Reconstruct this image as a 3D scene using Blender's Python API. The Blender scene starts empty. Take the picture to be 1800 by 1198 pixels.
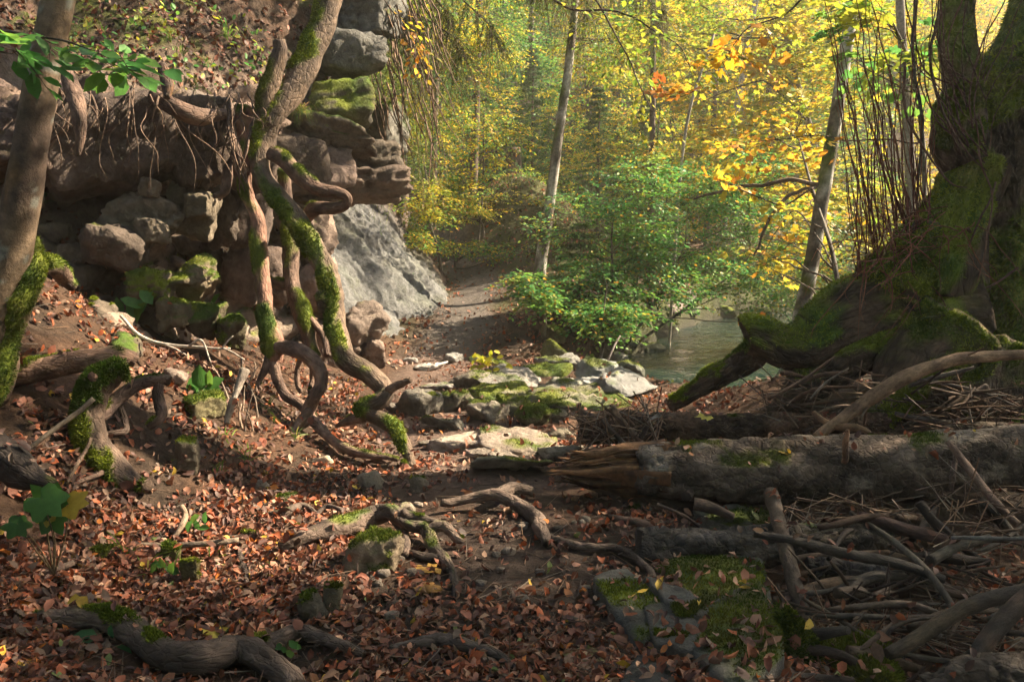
import bpy, math, random
import numpy as np
from mathutils import Vector, Matrix
from mathutils.bvhtree import BVHTree

# ------------------------------------------------------------------ camera, world, sun, exposure
sc = bpy.context.scene
COL = sc.collection
W, H, F = 1800.0, 1198.0, 1400.0
CAMZ = 1.5
PITCH = math.atan(149.0 / F)
cam = bpy.data.cameras.new('camera')
cam.lens = 28.0; cam.sensor_width = 36.0; cam.clip_start = 0.05; cam.clip_end = 500
camo = bpy.data.objects.new('camera', cam); COL.objects.link(camo)
camo.location = (0, 0, CAMZ); camo.rotation_euler = (math.pi / 2 - PITCH, 0, 0)
sc.camera = camo

SUN_AZ, SUN_EL = math.radians(74), math.radians(40)       # azimuth measured from +Y (view direction) towards +X
SD = np.array([math.sin(SUN_AZ) * math.cos(SUN_EL), math.cos(SUN_AZ) * math.cos(SUN_EL), math.sin(SUN_EL)])
world = bpy.data.worlds.new('World'); sc.world = world; world.use_nodes = True
wn = world.node_tree.nodes; wl = world.node_tree.links
sky = wn.new('ShaderNodeTexSky'); sky.sky_type = 'NISHITA'; sky.sun_disc = False
sky.sun_elevation = SUN_EL; sky.sun_rotation = SUN_AZ; sky.air_density = 1.0; sky.dust_density = 2.0; sky.ozone_density = 1.0
bg = wn['Background']; bg.inputs['Strength'].default_value = 0.05
wl.new(sky.outputs[0], bg.inputs[0])
sl = bpy.data.lights.new('sun', 'SUN'); sl.energy = 5.0; sl.angle = math.radians(0.53); sl.color = (1.0, 0.83, 0.60)
so = bpy.data.objects.new('sun', sl); COL.objects.link(so)
so.rotation_euler = Vector((-SD[0], -SD[1], -SD[2])).to_track_quat('-Z', 'Y').to_euler()
so.location = (30, 12, 24)
sc.view_settings.view_transform = 'Standard'; sc.view_settings.look = 'None'
sc.view_settings.exposure = 2.3; sc.view_settings.gamma = 1.0
HAZE_DENSITY = 0.0018
cy = sc.cycles
cy.use_denoising = True
try: cy.denoiser = 'OPENIMAGEDENOISE'
except Exception: pass
cy.max_bounces = 5; cy.diffuse_bounces = 3; cy.glossy_bounces = 2; cy.transmission_bounces = 3
cy.volume_bounces = 1; cy.transparent_max_bounces = 4
cy.caustics_reflective = False; cy.caustics_refractive = False
cy.use_adaptive_sampling = True; cy.adaptive_threshold = 0.03
cy.sample_clamp_indirect = 4.0

# ------------------------------------------------------------------ maths helpers
SP, CP = math.sin(PITCH), math.cos(PITCH)
def ray(px, py):
    u = (px - 900) / F; v = (599 - py) / F
    return np.array([u, CP + v * SP, -SP + v * CP])
def at(px, py, y):
    """the point seen at photo pixel px,py that stands y metres ahead"""
    d = ray(px, py)
    return np.array([0, 0, CAMZ]) + d * (y / d[1])
def pxm(r, y): return r * y / F

def _h(ix, iy, iz, seed):
    n = (ix * 374761393 + iy * 668265263 + iz * 2147483647 + seed * 1274126177) & 0xffffffff
    n = ((n ^ (n >> 13)) * 1274126177) & 0xffffffff
    n = ((n ^ (n >> 16)) * 2246822519) & 0xffffffff
    return ((n ^ (n >> 15)) & 0xffffff).astype(np.float64) / 0xffffff
def vnoise(p, seed=0):
    p = np.asarray(p, float); f = np.floor(p); i = f.astype(np.int64); t = p - f; t = t * t * (3 - 2 * t)
    x, y, z = i[..., 0], i[..., 1], i[..., 2]; a, b, c = t[..., 0], t[..., 1], t[..., 2]
    r = 0
    for dx in (0, 1):
        for dy in (0, 1):
            for dz in (0, 1):
                w = (a if dx else 1 - a) * (b if dy else 1 - b) * (c if dz else 1 - c)
                r = r + w * _h(x + dx, y + dy, z + dz, seed)
    return r * 2 - 1
def fbm(p, o=4, seed=0, gain=0.5):
    p = np.asarray(p, float); r = 0; a = 1.0; s = 0
    for k in range(o):
        r = r + a * vnoise(p * (2.03 ** k) + 17.3 * k, seed + k); s += a; a *= gain
    return r / s * 1.5
def ridged(p, o=3, seed=0):
    r = 0; a = 1.0; s = 0
    for k in range(o):
        r = r + a * (1 - 2 * np.abs(vnoise(p * (2.1 ** k) + 5.7 * k, seed + k))); s += a; a *= 0.5
    return r / s
def worley(p, seed=0):
    """distance to the nearest and second nearest cell point, and a random value for the nearest cell"""
    p = np.asarray(p, float); i = np.floor(p).astype(np.int64)
    d1 = np.full(p.shape[:-1], 9.0); d2 = d1.copy(); val = np.zeros(p.shape[:-1])
    for dx in (-1, 0, 1):
        for dy in (-1, 0, 1):
            for dz in (-1, 0, 1):
                c = i + np.array([dx, dy, dz]); x, y, z = c[..., 0], c[..., 1], c[..., 2]
                q = c + np.stack([_h(x, y, z, seed), _h(x, y, z, seed + 1), _h(x, y, z, seed + 2)], -1)
                d = np.linalg.norm(p - q, axis=-1); v = _h(x, y, z, seed + 3)
                n = d < d1; d2 = np.where(n, d1, np.minimum(d2, d)); val = np.where(n, v, val); d1 = np.where(n, d, d1)
    return d1, d2, val
def sstep(a, b, x):
    t = np.clip((x - a) / (b - a), 0, 1); return t * t * (3 - 2 * t)
def mixc(a, b, t): return np.asarray(a) * (1 - t[..., None]) + np.asarray(b) * t[..., None]
def unit(v): return v / (np.linalg.norm(v, axis=-1, keepdims=True) + 1e-12)

# ------------------------------------------------------------------ geometry: dicts V (n,3), T (tris), Q (quads), C (colours)
def geo(V, T=None, Q=None, C=None, U=None):
    V = np.asarray(V, float)
    return dict(V=V, U=U, T=np.zeros((0, 3), int) if T is None else np.asarray(T, int), Q=np.zeros((0, 4), int) if Q is None else np.asarray(Q, int),
                C=np.full((len(V), 3), 0.3) if C is None else np.asarray(C, float))
def joing(gs):
    o = 0; V = []; T = []; Q = []; C = []; U = []
    for g in gs:
        U.append(g['V'] if g['U'] is None else g['U']); V.append(g['V']); T.append(g['T'] + o); Q.append(g['Q'] + o); C.append(g['C']); o += len(g['V'])
    return geo(np.concatenate(V), np.concatenate(T), np.concatenate(Q), np.concatenate(C), np.concatenate(U) if any(g['U'] is not None for g in gs) else None)
def tris_of(g):
    Q = g['Q']
    return np.concatenate([g['T'], Q[:, [0, 1, 2]], Q[:, [0, 2, 3]]]) if len(Q) else g['T']
def vnormals(g):
    V = g['V']; T = tris_of(g)
    n = np.cross(V[T[:, 1]] - V[T[:, 0]], V[T[:, 2]] - V[T[:, 0]])
    N = np.zeros_like(V)
    for k in range(3):
        for c in range(3): N[:, c] += np.bincount(T[:, k], n[:, c], minlength=len(V))
    return unit(N)
def to_mesh(name, g, mat, smooth=True, origin=(0, 0, 0)):
    V = g['V'] - np.asarray(origin); T, Q = g['T'], g['Q']
    me = bpy.data.meshes.new(name)
    me.vertices.add(len(V)); me.vertices.foreach_set('co', V.astype(np.float32).ravel())
    li = np.concatenate([T.ravel(), Q.ravel()]).astype(np.int32)
    me.loops.add(len(li)); me.loops.foreach_set('vertex_index', li)
    st = np.concatenate([np.arange(len(T)) * 3, len(T) * 3 + np.arange(len(Q)) * 4]).astype(np.int32)
    me.polygons.add(len(st)); me.polygons.foreach_set('loop_start', st)
    me.update(calc_edges=True)
    if smooth: me.polygons.foreach_set('use_smooth', np.ones(len(st), bool))
    ca = me.attributes.new('col', 'FLOAT_COLOR', 'POINT')
    ca.data.foreach_set('color', np.concatenate([np.clip(g['C'], 0, 1), np.ones((len(V), 1))], 1).astype(np.float32).ravel())
    if g['U'] is not None:
        ua = me.attributes.new('tc', 'FLOAT_VECTOR', 'POINT'); ua.data.foreach_set('vector', g['U'].astype(np.float32).ravel())
    me.materials.append(mat)
    return me
def link(name, me, parent=None, loc=(0, 0, 0)):
    o = bpy.data.objects.new(name, me); COL.objects.link(o); o.location = loc
    if parent is not None: o.parent = parent
    return o
def tag(o, label=None, cat=None, group=None, kind=None):
    if label: o['label'] = label
    if cat: o['category'] = cat
    if group: o['group'] = group
    if kind: o['kind'] = kind
    return o
def base_of(g):
    V = g['V']; lo = V[:, 2].min(); c = V.mean(0)
    return (float(c[0]), float(c[1]), float(lo))
def solo(name, g, mat, label, cat, group=None, kind=None, smooth=True):
    """a thing that is one mesh"""
    b = base_of(g); o = link(name, to_mesh(name, g, mat, smooth, b), None, b)
    return tag(o, label, cat, group, kind)
def root(name, loc, label, cat, group=None):
    return tag(link(name, None, None, tuple(float(v) for v in loc)), label, cat, group)
def world_loc(o):
    l = Vector(o.location)
    while o.parent is not None:
        o = o.parent; l = l + Vector(o.location)
    return l
def part(name, g, mat, parent, kind=None, smooth=True, label=None):
    """a mesh child; its geometry is given in world coordinates"""
    o = link(name, to_mesh(name, g, mat, smooth, tuple(world_loc(parent))), parent)
    return tag(o, label, None, None, kind)

# tubes ------------------------------------------------------------
def spline(P, R, per):
    P = np.asarray(P, float); R = np.asarray(R, float)
    A = np.concatenate([P, R[:, None]], 1); n = len(A)
    if n == 2:
        t = np.linspace(0, 1, per + 1)[:, None]; o = A[0] * (1 - t) + A[1] * t
    else:
        E = np.concatenate([[2 * A[0] - A[1]], A, [2 * A[-1] - A[-2]]]); o = []
        for k in range(n - 1):
            p0, p1, p2, p3 = E[k:k + 4]; t = np.linspace(0, 1, per, endpoint=False)[:, None]
            o.append(0.5 * (2 * p1 + (p2 - p0) * t + (2 * p0 - 5 * p1 + 4 * p2 - p3) * t ** 2 + (3 * p1 - p0 - 3 * p2 + p3) * t ** 3))
        o = np.concatenate(o + [A[-1:]])
    return o[:, :3], np.maximum(o[:, 3], 0.0006)
def tube(P, R, seg=10, per=6, rough=0.1, ridge=0.0, seed=0, wob=0.0, kb=0.5, cap=True, ustr=.45):
    P, R = spline(P, R, per); n = len(P)
    if wob:
        L = np.concatenate([[0], np.cumsum(np.linalg.norm(np.diff(P, axis=0), axis=1))])
        q = np.stack([L * 3, L * 0 + seed, L * 0], -1)
        env = np.minimum(np.arange(n), np.arange(n)[::-1]).clip(0, 3) / 3.0
        P = P + (wob * env)[:, None] * np.stack([fbm(q, 2, seed + 1), fbm(q + 31, 2, seed + 2), fbm(q + 77, 2, seed + 3)], -1)
    T = unit(np.gradient(P, axis=0))
    N = np.zeros_like(P); ref = np.array([0, 0, 1.0]) if abs(T[0, 2]) < 0.8 else np.array([0, 1.0, 0])
    v = np.cross(T[0], ref); v /= np.linalg.norm(v)
    for k in range(n):
        v = v - T[k] * v.dot(T[k]); v /= np.linalg.norm(v) + 1e-12; N[k] = v
    B = np.cross(T, N); th = np.arange(seg) * 2 * math.pi / seg
    S = np.concatenate([[0], np.cumsum(np.linalg.norm(np.diff(P, axis=0), axis=1) / np.maximum((R[1:] + R[:-1]) / 2, 0.004))])
    c, s = np.cos(th)[None, :], np.sin(th)[None, :]
    q = np.stack([np.broadcast_to(c * 1.1, (n, seg)), np.broadcast_to(s * 1.1, (n, seg)), np.broadcast_to(S[:, None] * kb, (n, seg))], -1)
    rr = R[:, None] * (1 + (rough * fbm(q, 3, seed) if rough else 0) + (ridge * ridged(q * np.array([2.6, 2.6, 0.55]), 3, seed + 9) if ridge else 0))
    V = (P[:, None] + rr[..., None] * (c[..., None] * N[:, None] + s[..., None] * B[:, None])).reshape(-1, 3)
    rm = float(R.mean()); Lm = np.concatenate([[0], np.cumsum(np.linalg.norm(np.diff(P, axis=0), axis=1))])
    U = np.stack([np.broadcast_to(c * rm, (n, seg)), np.broadcast_to(s * rm, (n, seg)), np.broadcast_to(Lm[:, None] * ustr, (n, seg))], -1).reshape(-1, 3) + seed * .37
    i = np.arange(n - 1)[:, None] * seg; j = np.arange(seg)[None, :]; j2 = (j + 1) % seg
    Q = np.stack([i + j, i + j2, i + seg + j2, i + seg + j], -1).reshape(-1, 4)
    Tt = None
    if cap:
        V = np.concatenate([V, [P[0], P[-1]]]); U = np.concatenate([U, U[:1] * 1.1, U[-1:] * 1.1]); a = n * seg; j = np.arange(seg); j2 = (j + 1) % seg
        Tt = np.concatenate([np.stack([np.full(seg, a), j2, j], -1), np.stack([np.full(seg, a + 1), (n - 1) * seg + j, (n - 1) * seg + j2], -1)])
    return geo(V, Tt, Q, None, U)
def ptube(K, **kw):
    """tube through (px, py, metres ahead, radius in px)"""
    return tube([at(a, b, y) for a, b, y, r in K], [pxm(r, y) for a, b, y, r in K], **kw)

# rocks ------------------------------------------------------------
def _ico(n):
    import bmesh
    bm = bmesh.new(); bmesh.ops.create_icosphere(bm, subdivisions=n, radius=1.0)
    V = np.array([v.co[:] for v in bm.verts]); T = np.array([[v.index for v in f.verts] for f in bm.faces]); bm.free()
    return unit(V), T
ICO = {n: _ico(n) for n in (2, 3, 4, 5)}
def rock(size, seed, n=4, boxy=0.75, cuts=7, rough=0.05, sharp=18, strata=0.0):
    """half sizes; soft intersection of half-spaces (flat fracture faces), then chipped and roughened"""
    r = np.random.default_rng(seed); D, T = ICO[n]
    ax = np.array([[1, 0, 0], [-1, 0, 0], [0, 1, 0], [0, -1, 0], [0, 0, 1], [0, 0, -1]], float)
    bed = boxy > .9; N = np.concatenate([unit(ax + r.normal(0, 0.11 if bed else 0.27, (6, 3))), unit(r.normal(0, 1, (cuts + (0 if bed else 5), 3)))])
    d = np.concatenate([r.uniform(0.6, 0.75, 6), r.uniform(0.82, 1.1, cuts)]) if bed else np.concatenate([r.uniform(0.55, 0.85, 6), r.uniform(0.68, 1.02, cuts + 5)])
    u = np.maximum(D @ N.T, 1e-3) / d
    rad = 1.0 / (np.sum(u ** sharp, 1) ** (1.0 / sharp))
    V = D * rad[:, None]; V = V / np.abs(V).max(0) * np.asarray(size)
    s = float(np.mean(size)); q = V / s
    d1, d2, cv = worley(q * 1.5 + seed, seed); e1, e2, ev = worley(q * 3.4 + seed, seed + 7)
    V = V + D * s * (rough * (2.2 * (cv - .5) + 1.2 * (ev - .5) - 1.3 * sstep(.12, 0, d2 - d1) + 1.7 * fbm(q * 1.7 + seed, 4, seed) + 0.9 * ridged(q * 4.5 + seed, 3, seed + 3) + .5 * fbm(q * 12, 2, seed)))[:, None]
    if strata:
        zz = V[:, 2] / s * 4 + 0.7 * fbm(q * 1.2, 2, seed + 5)
        V[:, :2] *= (1 + strata * (np.abs((zz % 1) - 0.5) * 2 - 0.5) * (1 - np.abs(D[:, 2:3].ravel())))[:, None]
    return geo(V, T)
def rot(g, rz=0, rx=0, ry=0):
    M = np.array((Matrix.Rotation(rz, 3, 'Z') @ Matrix.Rotation(ry, 3, 'Y') @ Matrix.Rotation(rx, 3, 'X')))
    g['V'] = g['V'] @ M.T; return g
def moved(g, p): g['V'] = g['V'] + np.asarray(p, float); return g

# colour of natural surfaces ---------------------------------------
MOSS_A, MOSS_B, MOSS_C = np.array([0.155, 0.185, 0.018]), np.array([0.05, 0.085, 0.012]), np.array([0.10, 0.085, 0.02])
def stone_col(g, base, seed, var=0.35, tint=None, ts=1.2):
    V = g['V']; a = fbm(V * 2.2 + seed, 4, seed); b = fbm(V * 9 + seed, 3, seed + 4)
    C = np.asarray(base) * (1 + var * a + var * 0.6 * b)[:, None]
    if tint is not None: C = mixc(C, np.asarray(tint), sstep(0.0, 0.5, fbm(V * ts + seed * 3, 3, seed + 8)) * 0.8)
    g['C'] = np.clip(C, 0.004, 0.9); return g
def moss_mask(g, amount, seed, up=0.55, sc=3.0, dirv=(0, 0, 1)):
    """where moss has grown: on faces that look towards dirv, in patches"""
    n = vnormals(g) @ unit(np.asarray(dirv, float)); v = n * up + 0.55 * fbm(g['V'] * sc + seed, 4, seed + 2)
    t = 1.0 - amount
    return sstep(t - 0.14, t + 0.14, v + 0.08)
def moss_col(g, m, seed, bright=1.0):
    k = sstep(-0.5, 0.5, fbm(g['V'] * 4 + seed, 3, seed + 6)); k2 = sstep(0.2, 0.7, fbm(g['V'] * 2.5 - seed, 3, seed + 7))
    mc = mixc(mixc(MOSS_A * 0.75, MOSS_B, k), MOSS_C, k2 * 0.6) * bright
    g['C'] = g['C'] * (1 - m[:, None]) + mc * m[:, None]; return g
def fuzz(g, m, n, length, seed, bright=1.0, droop=0.25, width=0.4):
    """moss shoots: one small blade each, where m is high"""
    r = np.random.default_rng(seed); V = g['V']; T = tris_of(g)
    a = np.linalg.norm(np.cross(V[T[:, 1]] - V[T[:, 0]], V[T[:, 2]] - V[T[:, 0]]), axis=1)
    w = a * np.clip(m[T].mean(1) - 0.25, 0, 1)
    if w.sum() <= 1e-9: return None
    k = r.choice(len(T), n, p=w / w.sum()); b = r.dirichlet((1, 1, 1), n)
    P = (V[T[k]] * b[..., None]).sum(1); N = vnormals(g); nn = unit((N[T[k]] * b[..., None]).sum(1))
    d = unit(nn + r.normal(0, 0.45, (n, 3)) + np.array([0, 0, -droop + 0.1])); L = length * r.uniform(0.5, 1.4, n)
    sd = unit(np.cross(d, r.normal(0, 1, (n, 3)))); w2 = (L * width * 0.5)[:, None] * sd
    P0 = P - nn * length * 0.15
    vv = np.stack([P0 - w2, P0 + w2, P0 + d * L[:, None]], 1).reshape(-1, 3)
    q = sstep(-0.5, 0.5, fbm(P * 4 + seed, 3, seed + 6) + r.normal(0, 0.25, n)); q2 = sstep(0.2, 0.8, fbm(P * 2.5 - seed, 3, seed + 7) + r.normal(0, 0.2, n))
    c = mixc(mixc(MOSS_A * 1.15, MOSS_B, q), MOSS_C, q2 * 0.6) * (bright * r.uniform(0.6, 1.3, n))[:, None]
    c3 = np.stack([c * 0.8, c * 0.8, c * 1.15], 1).reshape(-1, 3)
    return geo(vv, np.arange(3 * n).reshape(-1, 3), None, c3)

# ------------------------------------------------------------------ materials
def mat(name, rough=0.85, var=0.35, vscale=14, bump=0.5, bscale=30, bdist=0.01, spec=0.3, stretch=None, trans=0.0, detail=6, tc=False, plates=0):
    m = bpy.data.materials.new(name); m.use_nodes = True; nt = m.node_tree; N = nt.nodes; L = nt.links
    p = N['Principled BSDF']; p.inputs['Roughness'].default_value = rough; p.inputs['Specular IOR Level'].default_value = spec
    a = N.new('ShaderNodeAttribute'); a.attribute_name = 'col'; col = a.outputs['Color']
    tco = N.new('ShaderNodeTexCoord'); vec = tco.outputs['Object']
    if tc:
        at_ = N.new('ShaderNodeAttribute'); at_.attribute_name = 'tc'; vec = at_.outputs['Vector']
    if stretch:
        mp = N.new('ShaderNodeMapping'); mp.inputs['Scale'].default_value = stretch; L.new(vec, mp.inputs[0]); vec = mp.outputs[0]
    if var:
        nz = N.new('ShaderNodeTexNoise'); nz.inputs['Scale'].default_value = vscale; nz.inputs['Detail'].default_value = detail; nz.inputs['Roughness'].default_value = 0.65
        L.new(vec, nz.inputs['Vector'])
        mr = N.new('ShaderNodeMapRange'); mr.inputs[1].default_value = 0.3; mr.inputs[2].default_value = 0.7; mr.inputs[3].default_value = 1 - var; mr.inputs[4].default_value = 1 + var
        L.new(nz.outputs['Fac'], mr.inputs[0])
        mx = N.new('ShaderNodeVectorMath'); mx.operation = 'SCALE'; L.new(col, mx.inputs[0]); L.new(mr.outputs[0], mx.inputs['Scale']); col = mx.outputs[0]
    L.new(col, p.inputs['Base Color'])
    if bump:
        n2 = N.new('ShaderNodeTexNoise'); n2.inputs['Scale'].default_value = bscale; n2.inputs['Detail'].default_value = 8; n2.inputs['Roughness'].default_value = 0.7
        L.new(vec, n2.inputs['Vector'])
        bp = N.new('ShaderNodeBump'); bp.inputs['Strength'].default_value = bump; bp.inputs['Distance'].default_value = bdist
        hgt = n2.outputs['Fac']
        if plates:
            vo = N.new('ShaderNodeTexVoronoi'); vo.feature = 'DISTANCE_TO_EDGE'; vo.inputs['Scale'].default_value = plates; wv = N.new('ShaderNodeTexNoise'); wv.inputs['Scale'].default_value = plates * 1.5
            L.new(vec, wv.inputs['Vector']); mv = N.new('ShaderNodeVectorMath'); mv.operation = 'MULTIPLY_ADD'; L.new(wv.outputs['Color'], mv.inputs[0]); mv.inputs[1].default_value = (.7 / plates,) * 3; L.new(vec, mv.inputs[2]); L.new(mv.outputs[0], vo.inputs['Vector'])
            r1 = N.new('ShaderNodeMapRange'); r1.inputs[2].default_value = .18; L.new(vo.outputs['Distance'], r1.inputs[0]); ad = N.new('ShaderNodeMath'); ad.operation = 'MULTIPLY_ADD'; L.new(r1.outputs[0], ad.inputs[0]); ad.inputs[1].default_value = .45; L.new(hgt, ad.inputs[2]); hgt = ad.outputs[0]
        L.new(hgt, bp.inputs['Height']); L.new(bp.outputs[0], p.inputs['Normal'])
    if trans:
        t = N.new('ShaderNodeBsdfTranslucent'); L.new(col, t.inputs['Color'])
        ms = N.new('ShaderNodeMixShader'); ms.inputs[0].default_value = trans
        L.new(p.outputs[0], ms.inputs[1]); L.new(t.outputs[0], ms.inputs[2]); L.new(ms.outputs[0], N['Material Output'].inputs['Surface'])
    return m
M_SOIL = mat('soil', 0.9, 0.5, 14, 1.0, 28, 0.05, 0.2, detail=10)
M_ROCK = mat('rock', 0.85, 0.4, 11, 1.0, 22, 0.045, 0.25, detail=10)
M_WETROCK = mat('damp_rock', 0.5, 0.4, 12, 0.9, 26, 0.03, 0.4, detail=10)
M_BARK = mat('bark', 0.85, 0.55, 22, 1.0, 34, 0.028, 0.25, tc=True, plates=22)
M_ROOT = mat('root_bark', 0.8, 0.5, 34, 0.9, 48, 0.011, 0.25, tc=True, plates=34)
M_SMOOTH = mat('smooth_bark', 0.8, 0.5, 20, 0.8, 45, 0.01, 0.25, detail=10)
M_WOOD = mat('weathered_wood', 0.75, 0.5, 70, 0.9, 90, 0.012, 0.3, tc=True)
M_MOSS = mat('moss_shoots', 0.8, 0.2, 30, 0, 0, 0, 0.15, trans=0.3)
M_LEAF = mat('living_leaf', 0.5, 0.2, 30, 0, 0, 0, 0.35, trans=0.5)
M_DEAD = mat('dead_leaf', 0.6, 0.3, 60, 0.35, 90, 0.004, 0.35, trans=0.18)
M_NEEDLE = mat('needles', 0.6, 0.2, 30, 0, 0, 0, 0.25, trans=0.3)

# ------------------------------------------------------------------ the lie of the land
STREAM = np.array([(20, 4.2), (13, 6.2), (8, 7.9), (5.2, 8.9), (3.5, 9.9), (3.05, 11.5), (3.4, 13.5), (5.0, 18), (7.4, 22.5), (11, 25.5), (18, 27.5), (40, 29)], float)
SHW = 1.45; WATER_Z = -0.35
def stream_dist(x, y):
    p = np.stack([x, y], -1); best = np.full(x.shape, 1e9)
    for a, b in zip(STREAM[:-1], STREAM[1:]):
        ab = b - a; t = np.clip(((p - a) @ ab) / ab.dot(ab), 0, 1)
        best = np.minimum(best, np.linalg.norm(p - (a + t[..., None] * ab), axis=-1))
    return best
PATH_Y = [-6, 2.8, 4, 6, 8, 10.5, 13, 16, 18, 20, 24]
PATH_X = [0.3, 0.1, 0.02, -0.42, -0.75, -1.05, -0.85, -0.6, -0.95, -2.0, -5]
def path_d(x, y): return np.abs(x - np.interp(y, PATH_Y, PATH_X))
def zg(x, y, fine=True):
    x = np.asarray(x, float); y = np.asarray(y, float); x, y = np.broadcast_arrays(x, y)
    zb = np.interp(y, [-6, 3, 7, 10.5, 12, 14, 16, 18, 22, 30, 45, 60, 95], [0, 0, 0, .05, .22, .6, .78, 1.0, 1.7, 3.4, 11, 21, 32])
    zv = np.interp(y, [-6, 10, 20, 28, 45, 60, 95], [0, .15, .4, 1.2, 9.5, 20, 32])
    z = zb + (zv - zb) * sstep(0.5, 2.4, x - (y - 12).clip(0) * 0.10)
    xs = np.interp(y, [4.2, 6.2, 7.9, 8.9, 9.9, 11.5, 13.5, 18, 22.5, 25.5, 27.5, 32], [20, 13, 8, 5.2, 3.5, 3.05, 3.4, 5, 7.4, 11, 18, 30])
    z = z + 0.42 * np.logaddexp(0, (x - xs - 4) * 1.0) * sstep(6, 10, y)
    z = z + 2.1 * np.exp(-((x - 0.15) / 2.0) ** 2 - ((y - 20.6) / 2.2) ** 2)
    z = z + 1.0 * np.exp(-((x - 1.6) / 1.6) ** 2 - ((y - 16.5) / 2.0) ** 2)
    x0 = np.interp(y, [-6, 2, 3.2, 4, 6, 8, 10.5, 14, 20], [-2.1, -1.95, -1.85, -1.75, -1.45, -1.65, -2.0, -1.3, -2.6])
    rise = np.logaddexp(0, (x0 - x) * 5.0) / 5.0 * np.interp(y, [0, 3, 5, 8, 12], [0.5, 0.62, 0.68, 0.6, 0.5])
    z = z + np.minimum(rise, 1.5 + 0 * rise)
    z = z - 0.2 * sstep(0.7, 1.5, x) * sstep(4.9, 4.2, y)
    z = z + 0.26 * sstep(1.6, 2.5, x) * sstep(5.0, 5.8, y) * sstep(8.2, 7.0, y)
    if fine:
        q = np.stack([x, y, 0 * x], -1); rough = 1.0 - 0.6 * sstep(0.6, 0.2, path_d(x, y)) * (y < 20)
        far = sstep(20, 40, y)
        z = z + rough * (0.06 * fbm(q * 1.1, 3, 3) + 0.022 * fbm(q * 4.5, 3, 5)) + far * 0.8 * fbm(q * 0.15, 3, 9)
    d = stream_dist(x, y); t = sstep(SHW - 0.25, SHW + 0.75, d + 0.25 * (fbm(np.stack([x, y, 0 * x], -1) * 1.3, 2, 11) if fine else 0))
    return z * t + (-0.75) * (1 - t)
_GT = np.geomspace(1.5, 60, 700)
def ground_at(px, py):
    """ground point seen at a photo pixel"""
    d = ray(px, py); P = np.array([0, 0, CAMZ]) + d * _GT[:, None]; e = P[:, 2] - zg(P[:, 0], P[:, 1])
    k = np.nonzero(e < 0)[0]
    if not len(k): return P[-1]
    k = k[0]; f = e[k - 1] / (e[k - 1] - e[k]) if k else 0
    return P[k - 1] * (1 - f) + P[k] * f if k else P[0]

nu, nv = 320, 330
u = np.linspace(-1, 1, nu); v = np.linspace(0, 1, nv)
gx = 7.0 * u + 70 * u ** 5 * np.abs(u) ** 1; gy = -6 + 17 * v + 84 * v ** 4.5
X, Y = np.meshgrid(gx, gy); Z = zg(X, Y)
gV = np.stack([X, Y, Z], -1).reshape(-1, 3)
ii = np.arange(nv - 1)[:, None] * nu; jj = np.arange(nu - 1)[None, :]
gQ = np.stack([ii + jj, ii + jj + 1, ii + nu + jj + 1, ii + nu + jj], -1).reshape(-1, 4)
G_GROUND = geo(gV, None, gQ)
xx, yy = gV[:, 0], gV[:, 1]; q3 = gV * 1.0
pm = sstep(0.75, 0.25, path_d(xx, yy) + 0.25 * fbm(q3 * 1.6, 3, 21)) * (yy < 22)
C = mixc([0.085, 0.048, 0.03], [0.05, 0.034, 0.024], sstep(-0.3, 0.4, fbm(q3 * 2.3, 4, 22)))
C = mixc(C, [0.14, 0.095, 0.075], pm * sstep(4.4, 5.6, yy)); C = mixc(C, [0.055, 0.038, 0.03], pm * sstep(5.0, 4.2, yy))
C = mixc(C, [0.105, 0.09, 0.08], pm * sstep(10.5, 12, yy))
C = mixc(C, [0.055, 0.062, 0.018], sstep(-0.1, 0.3, fbm(q3 * 0.9, 4, 24) + .35 * np.exp(-((xx - .15) / 2.2) ** 2 - ((yy - 20) / 3) ** 2)) * 0.85 * (1 - pm) * sstep(11, 15, yy))
C = mixc(C, [0.05, 0.065, 0.018], sstep(4.0, 2.4, stream_dist(xx, yy)) * sstep(13, 15, yy) * .8)
C = mixc(C, [0.035, 0.032, 0.024], sstep(0.2, -0.3, gV[:, 2]) * sstep(2.6, 1.5, stream_dist(xx, yy)))
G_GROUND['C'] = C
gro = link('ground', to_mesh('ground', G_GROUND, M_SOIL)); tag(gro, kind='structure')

# stream surface
def stream_mesh():
    P, _ = spline(np.c_[STREAM, np.zeros(len(STREAM))], np.ones(len(STREAM)), 24)
    T = unit(np.gradient(P, axis=0)); Nn = np.stack([T[:, 1], -T[:, 0], 0 * T[:, 0]], -1); w = np.linspace(-2.7, 2.7, 32)
    V = P[:, None] + Nn[:, None] * w[None, :, None]; V = V.reshape(-1, 3)
    V[:, 2] = WATER_Z + 0.012 * fbm(V * np.array([2.2, 2.2, 1]), 3, 41) + 0.02 * ridged(V * np.array([1.3, 2.4, 1]), 2, 44)
    n, m = len(P), len(w); i = np.arange(n - 1)[:, None] * m; j = np.arange(m - 1)[None, :]
    return geo(V, None, np.stack([i + j, i + m + j, i + m + j + 1, i + j + 1], -1).reshape(-1, 4))
M_WATER = bpy.data.materials.new('stream_water'); M_WATER.use_nodes = True
_n = M_WATER.node_tree.nodes; _l = M_WATER.node_tree.links; _p = _n['Principled BSDF']
_p.inputs['Base Color'].default_value = (0.005, 0.02, 0.02, 1); _p.inputs['Roughness'].default_value = 0.04; _p.inputs['IOR'].default_value = 1.33
_p.inputs['Transmission Weight'].default_value = 0.15
_tc = _n.new('ShaderNodeTexCoord'); _nz = _n.new('ShaderNodeTexNoise'); _nz.inputs['Scale'].default_value = 7; _nz.inputs['Detail'].default_value = 4; _nz.inputs['Distortion'].default_value = 0.6
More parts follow.
